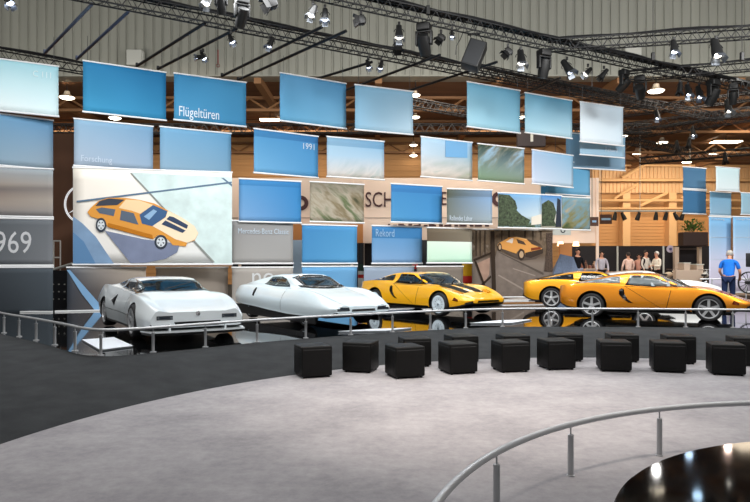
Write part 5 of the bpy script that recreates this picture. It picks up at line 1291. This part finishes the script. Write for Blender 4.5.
# wheeled display at the right edge
c = at(749, 262, 19.6)
t = thing('spoked_wheel_stand', 'dark screen above a big spoked wheel at the right edge', 'display stand', (c.x, 19.6, STZ))
bm = bmesh.new(); R = Matrix.Translation((-.06, -.1, .78)) @ Matrix.Rotation(PI / 2, 4, 'X'); lathe(bm, [(.30, -.02), (.335, -.02), (.335, .02), (.30, .02), (.30, -.02)], 32, R, caps=False); finish('wheel', bm, M_dk, t)
bm = bmesh.new()
for k in range(14): a = k * PI / 7; bar(bm, (-.06, -.1, .78), (-.06 + .31 * math.cos(a), -.1, .78 + .31 * math.sin(a)), .009, 4)
bar(bm, (-.06, -.16, .78), (-.06, .05, .78), .05, 10); finish('spoke', bm, M_dk, t)
bm = bmesh.new(); box(bm, (.12, 0, 1.46), (.42, .06, .42), bevel=.02); finish('screen', bm, M_dk, t, smooth=True)
bm = bmesh.new(); bar(bm, (.12, .03, 0), (.12, .03, 1.3), .03, 8); box(bm, (.12, 0, .02), (.5, .4, .04)); finish('pole', bm, M_post, t)
# thin rail beyond the cars at right
t = thing('guard_rail', 'thin rail behind the man in blue at the far side of the stage', 'railing', (0, 0, 0))
bm = bmesh.new(); bar(bm, at(700, 279, 23.3), at(780, 279, 23.0), .02, 8); finish('handrail', bm, M_steel, t)
for px in (712, 728, 746, 764):
    p = at(px, 279, 23.2); bm = bmesh.new(); bar(bm, (p.x, 23.2, STZ), (p.x, 23.2, p.z), .02, 8); finish('post', bm, M_post, t)

# ================================================================ PEOPLE
M_skin = mat('skin', '#c68f73', .6)
def skinmesh(name, J, E, m, parent, sub=2):
    me = bpy.data.meshes.new(name); names = list(J)
    me.from_pydata([J[n][0] for n in names], [(names.index(a), names.index(b)) for a, b in E], [])
    o = bpy.data.objects.new(name, me); COL.objects.link(o)
    md = o.modifiers.new('s', 'SKIN'); md.use_smooth_shade = True
    sv = me.skin_vertices[0].data
    for i, n in enumerate(names):
        r = J[n][1]; sv[i].radius = r if isinstance(r, tuple) else (r, r); sv[i].use_root = (i == 0)
    ms = o.modifiers.new('d', 'SUBSURF'); ms.levels = sub; ms.render_levels = sub
    dg = bpy.context.evaluated_depsgraph_get(); dg.update()
    ne = bpy.data.meshes.new_from_object(o.evaluated_get(dg)); bpy.data.objects.remove(o); bpy.data.meshes.remove(me)
    ne.name = name; ne.materials.clear(); ne.materials.append(m)
    for p in ne.polygons: p.use_smooth = True
    q = bpy.data.objects.new(name, ne); COL.objects.link(q); q.parent = parent; return q
def person(label, x, y, z, face, shirt, trousers, hair, lean=0.0, height=1.75, arms=None, sleeve='long', group=None, jacket=None, hairtype='short', stride=.05):
    """faces +y locally before the turn; lean = forward bend at the hips in radians"""
    t = thing('person', label, 'person', (x, y, z), face, group)
    k = height / 1.75
    def up(p):
        q = Vector(p) * 1.0; d = q.z - .95
        if d > 0: q = Vector((q.x, q.y + math.sin(lean) * d, .95 + math.cos(lean) * d))
        return q * k
    al, ar = arms if arms else ([(-.27, .02, 1.15), (-.25, .14, .93)], [(.27, .02, 1.15), (.25, .14, .93)])
    J = {'pel': (up((0, 0, .95)), (.13 * k, .10 * k)), 'waist': (up((0, 0, 1.10)), (.125 * k, .09 * k)), 'chest': (up((0, .01, 1.30)), (.155 * k, .105 * k)), 'top': (up((0, .0, 1.43)), (.12 * k, .085 * k)),
         'neck': (up((0, .015, 1.51)), .052 * k), 'jaw': (up((0, .035, 1.58)), .068 * k), 'head': (up((0, .03, 1.665)), (.078 * k, .092 * k)), 'crown': (up((0, .02, 1.72)), (.05 * k, .06 * k)), 'nose': (up((0, .125, 1.63)), .014 * k)}
    E = [('pel', 'waist'), ('waist', 'chest'), ('chest', 'top'), ('top', 'neck'), ('neck', 'jaw'), ('jaw', 'head'), ('head', 'crown'), ('head', 'nose')]
    for s, arm, n in ((-1, al, 'l'), (1, ar, 'r')):
        sh = up((s * .19, 0, 1.41)); el = up(arm[0]); wr = up(arm[1])
        J['s' + n] = (sh, .052 * k); J['e' + n] = (el, .041 * k); J['w' + n] = (wr, .028 * k)
        d = (wr - el).normalized(); J['p' + n] = (wr + d * .07 * k, (.036 * k, .018 * k))
        E += [('top', 's' + n), ('s' + n, 'e' + n), ('e' + n, 'w' + n), ('w' + n, 'p' + n)]
        J['h' + n] = (Vector((s * .09, 0, .90)) * k, .085 * k); J['k' + n] = (Vector((s * .10, stride * s + .02, .50)) * k, .058 * k); J['a' + n] = (Vector((s * .10, stride * s * 1.5 - .02, .09)) * k, .04 * k)
        J['f' + n] = (Vector((s * .115, stride * s * 1.5 + .13, .035)) * k, (.04 * k, .03 * k))
        E += [('pel', 'h' + n), ('h' + n, 'k' + n), ('k' + n, 'a' + n), ('a' + n, 'f' + n)]
        # fingers
        side = d.cross(Vector((0, 1, 0))).normalized() if abs(d.y) < .9 else Vector((1, 0, 0))
        for q, (o_, ln) in enumerate(((-.027, .065), (-.009, .08), (.009, .075), (.027, .058))):
            b0 = wr + d * .10 * k + side * o_ * k; J['g%s%d' % (n, q)] = (b0, .0095 * k); J['i%s%d' % (n, q)] = (b0 + (d * ln + Vector((0, .015, 0))) * k, .008 * k)
            E += [('p' + n, 'g%s%d' % (n, q)), ('g%s%d' % (n, q), 'i%s%d' % (n, q))]
        th = wr + d * .03 * k + side * .03 * k; J['t' + n] = (th + (d * .045 + side * .03) * k, .010 * k); E += [('w' + n, 't' + n)]
    body = skinmesh('body', J, E, M_skin, t, 2)
    g = 1.22
    T = {n: (J[n][0], tuple(r * g for r in (J[n][1] if isinstance(J[n][1], tuple) else (J[n][1],) * 2))) for n in ('pel', 'waist', 'chest', 'top', 'sl', 'sr', 'el', 'er')}
    T['pel'] = (J['pel'][0] + Vector((0, 0, -.05)), (.162 * k, .132 * k)); T['neckb'] = (J['top'][0].lerp(J['neck'][0], .6), (.075 * k, .07 * k))
    ES = [('pel', 'waist'), ('waist', 'chest'), ('chest', 'top'), ('top', 'neckb'), ('top', 'sl'), ('top', 'sr')]
    for n in 'lr':
        if sleeve == 'long':
            T['w' + n] = (J['w' + n][0], .042 * k); ES += [('s' + n, 'e' + n), ('e' + n, 'w' + n)]
        else:
            T['e' + n] = (J['s' + n][0].lerp(J['e' + n][0], .75), .06 * k); ES += [('s' + n, 'e' + n)]
    skinmesh('shirt', T, ES, shirt, t)
    L = {n: (J[n][0], (J[n][1] if isinstance(J[n][1], float) else J[n][1][0]) * 1.25) for n in ('kl', 'kr', 'hl', 'hr')}
    L = {'pel': (J['pel'][0] + Vector((0, 0, .01)), (.15 * k, .118 * k)), **L, 'al': (J['al'][0], .062 * k), 'ar': (J['ar'][0], .062 * k)}
    skinmesh('trousers', L, [('pel', 'hl'), ('pel', 'hr'), ('hl', 'kl'), ('hr', 'kr'), ('kl', 'al'), ('kr', 'ar')], trousers, t)
    for n in 'lr':
        bm = bmesh.new(); a = J['f' + n][0]; box(bm, (a.x, a.y - .06 * k, .04 * k), (.095 * k, .27 * k, .075 * k), bevel=.03 * k); finish('shoe', bm, M_dk, t, smooth=True)
    # hair as a cap over crown and back of the head
    hc = J['head'][0]; bm = bmesh.new(); Rm = Matrix.Translation(hc + up((0, 0, 1.2)) * 0) @ Matrix.Rotation(-lean, 4, 'X')
    sphere(bm, (0, -.012 * k, .028 * k), (.094 * k, .108 * k, .10 * k), 16, Rm)
    for v in [v for v in bm.verts if (Rm.inverted() @ v.co).z < (.0 if (Rm.inverted() @ v.co).y > .02 else -.055) * k or (Rm.inverted() @ v.co).y > .075 * k]: bm.verts.remove(v)
    finish('hair', bm, hair, t, smooth='all')
    for s in (-1, 1):
        bm = bmesh.new(); sphere(bm, Rm @ Vector((s * .032 * k, .088 * k, -.005 * k)), (.011 * k,) * 3, 8); finish('eye', bm, M_dk, t, smooth='all')
        bm = bmesh.new(); sphere(bm, Rm @ Vector((s * .088 * k, .0, -.015 * k)), (.012 * k, .02 * k, .03 * k), 8); finish('ear', bm, M_skin, t, smooth='all')
    bm = bmesh.new(); box(bm, Rm @ Vector((0, .096 * k, -.062 * k)), (.045 * k, .01 * k, .01 * k)); finish('mouth', bm, mat('lips', '#8f4f45', .6), t)
    if jacket: 
        T2 = {n: (T[n][0] + Vector((0, -.02 * k, 0)), tuple(q * 1.08 for q in (T[n][1] if isinstance(T[n][1], tuple) else (T[n][1],) * 2))) for n in T}
        skinmesh('jacket', T2, ES, jacket, t)
    return t
def cl(n, c): return mat('cloth ' + n, c, .85, noise=.1, nscale=12, spec=.2)
H_grey = mat('grey hair', '#a8a49c', .8, noise=.2, nscale=40); H_dark = mat('dark hair', '#2a201b', .7, noise=.2, nscale=40); H_white = mat('white hair', '#dcd8d0', .8)
person('man in a bright blue short-sleeved shirt bending forward beside the tall lilac banners', 10.17, 18.7, STZ + .008, -.6, cl('bright blue', '#1f6fd0'), cl('navy trousers', '#1d2a4a'), H_grey, lean=.42, height=1.76,
       arms=([(-.25, .10, 1.13), (-.2, .30, .98)], [(.27, .16, 1.10), (.24, .42, .93)]), sleeve='short')
PF = FZ + .002
def ppl(label, px, d, face, *a, **k):
    c = at(px, 262, d); return person(label, c.x, d, PF, face, *a, **k)
GV = 'visitors at the far booth'
ppl('standing visitor in black beside the goods table at the left', 577.5, 28.5, PI + .3, cl('black', '#17171c'), cl('grey blue trousers', '#8c95ac'), H_dark, height=1.86, group=GV)
ppl('visitor in a pale grey shirt and dark trousers near the goods table', 601.5, 28.7, PI, cl('pale grey', '#b9b4bd'), cl('black trousers', '#1c1618'), H_dark, height=1.76, group=GV)
ppl('visitor in a pink-white shirt seen from behind', 628.5, 29.5, .1, cl('pink white', '#e6c4b4'), cl('black trousers', '#1c1618'), H_dark, height=1.72, group=GV)
ppl('visitor in a blurry pink top left of the dark-jacketed one', 639, 30.8, PI - .4, cl('pink', '#c99482'), cl('rosy trousers', '#b88a7c'), H_dark, height=1.66, group=GV)
ppl('visitor in a dark jacket over a white shirt', 645.5, 29.6, PI + .5, cl('white', '#d8d0c4'), cl('black trousers', '#1c1618'), H_dark, height=1.80, group=GV, jacket=cl('dark jacket', '#241d22'))
ppl('white-haired visitor in a cream shirt facing the dark-jacketed one', 657, 28.3, PI / 2 + .3, cl('cream', '#e8ddcb'), cl('black trousers', '#1c1618'), H_white, height=1.74, group=GV,
    arms=([(-.26, .06, 1.14), (-.15, .30, 1.16)], [(.26, .06, 1.14), (.12, .28, 1.12)]))
# ================================================================ LIGHT
w = bpy.data.worlds.new('hall air'); scene.world = w; w.use_nodes = True
w.node_tree.nodes['Background'].inputs[0].default_value = (1.0, .97, .94, 1); w.node_tree.nodes['Background'].inputs[1].default_value = WORLD
def light(kind, name, loc, target, power, color=(1, 1, 1), size=1.0, size_y=None, spot=60, blend=.5):
    l = bpy.data.lights.new(name, kind); l.energy = power; l.color = color
    if kind == 'AREA':
        l.shape = 'RECTANGLE'; l.size = size; l.size_y = size_y or size
    else: l.shadow_soft_size = size
    if kind == 'SPOT': l.spot_size = math.radians(spot); l.spot_blend = blend
    o = bpy.data.objects.new(name, l); COL.objects.link(o); o.location = loc
    d = Vector(target) - Vector(loc); o.rotation_euler = d.to_track_quat('-Z', 'Y').to_euler(); return o
# added lamps without fixtures over the arena, brightening banners, cars and ramp
for x, px_ in ((-9, -8), (-2, -2), (5, 5), (11, 10), (15, 15)):
    light('AREA', 'banner wash', (x, 7.5, 10.5), (px_, 20 + (px_ > 3) * 4, 3.6), 375, (1, .985, .96), 2.5, 1.0)
for x, y, e in ((-5, 11, 500), (-1.5, 12, 350), (2.5, 13, 500), (7.5, 11.5, 500)):
    light('SPOT', 'car spot', (x - 1, y - 3, 9.2), (x + .5, y + 4, .8), e * 1.3, (1, .98, .95), .25, spot=40, blend=.8)
light('AREA', 'stage top wash', (1, 15.5, 8.0), (1, 15.6, 0), 800, (.98, .99, 1), 18, 1.0)
light('AREA', 'banner wash right', (7, 13, 9.0), (9, 24, 5.0), 400, (1, .99, .97), 4, 1)
light('AREA', 'banner wash far right', (14, 15, 9.0), (13.5, 25, 2.5), 600, (1, .99, .97), 2, 1)
light('AREA', 'ramp wash', (1.5, 9.5, 8.5), (1.5, 12.8, .1), 300, (1, .98, .96), 15, .6)
# arena carpet
light('SPOT', 'carpet spot', (2.0, 4.5, 9.5), (1.2, 7.7, 0), 3600, (1, .86, .74), .6, spot=38, blend=1.0)
light('AREA', 'arena wash', (0, 4.5, 10.5), (0.5, 5.5, 0), 60, (.95, .97, 1), 6, 6)  # added fill over the carpet, no fixture behind it
# long-throw spots in the right-hand rig, aimed at the round platform
for tx, ty, c, e in ((1.89, 4.37, (1, .97, .93), 55), (2.28, 4.72, (.55, .75, 1), 14), (2.67, 4.92, (1, .72, .6), 45), (1.93, 3.89, (.5, .75, 1), 14)):
    light('SPOT', 'platform spot', (tx * 6, ty * 6, 7.25), (tx, ty, .25), e, c, .16, spot=5, blend=.9)
# hall behind: warm halogen
for x in (-22, -6, 10, 26):
    light('AREA', 'hall wash', (x, 42, 10.2), (x, 42, 0), 800, (1, .83, .62), 8, 6)
    light('AREA', 'hall wash far', (x, 54, 9.6), (x, 59, 4), 1300, (1, .85, .66), 8, 3)
for x in (-10, 4, 16):
    light('AREA', 'booth wash', (x, 27.5, 9.5), (x, 31, 2.5), 500, (1, .86, .72), 6, 2)
# light on the upper cladding
for x in (-16, 0, 16):
    light('AREA', 'cladding wash', (x, 24, 8.8), (x, 32, 14), 330, (1, .96, .86), 8, 1)
scene.view_settings.exposure = 0.0
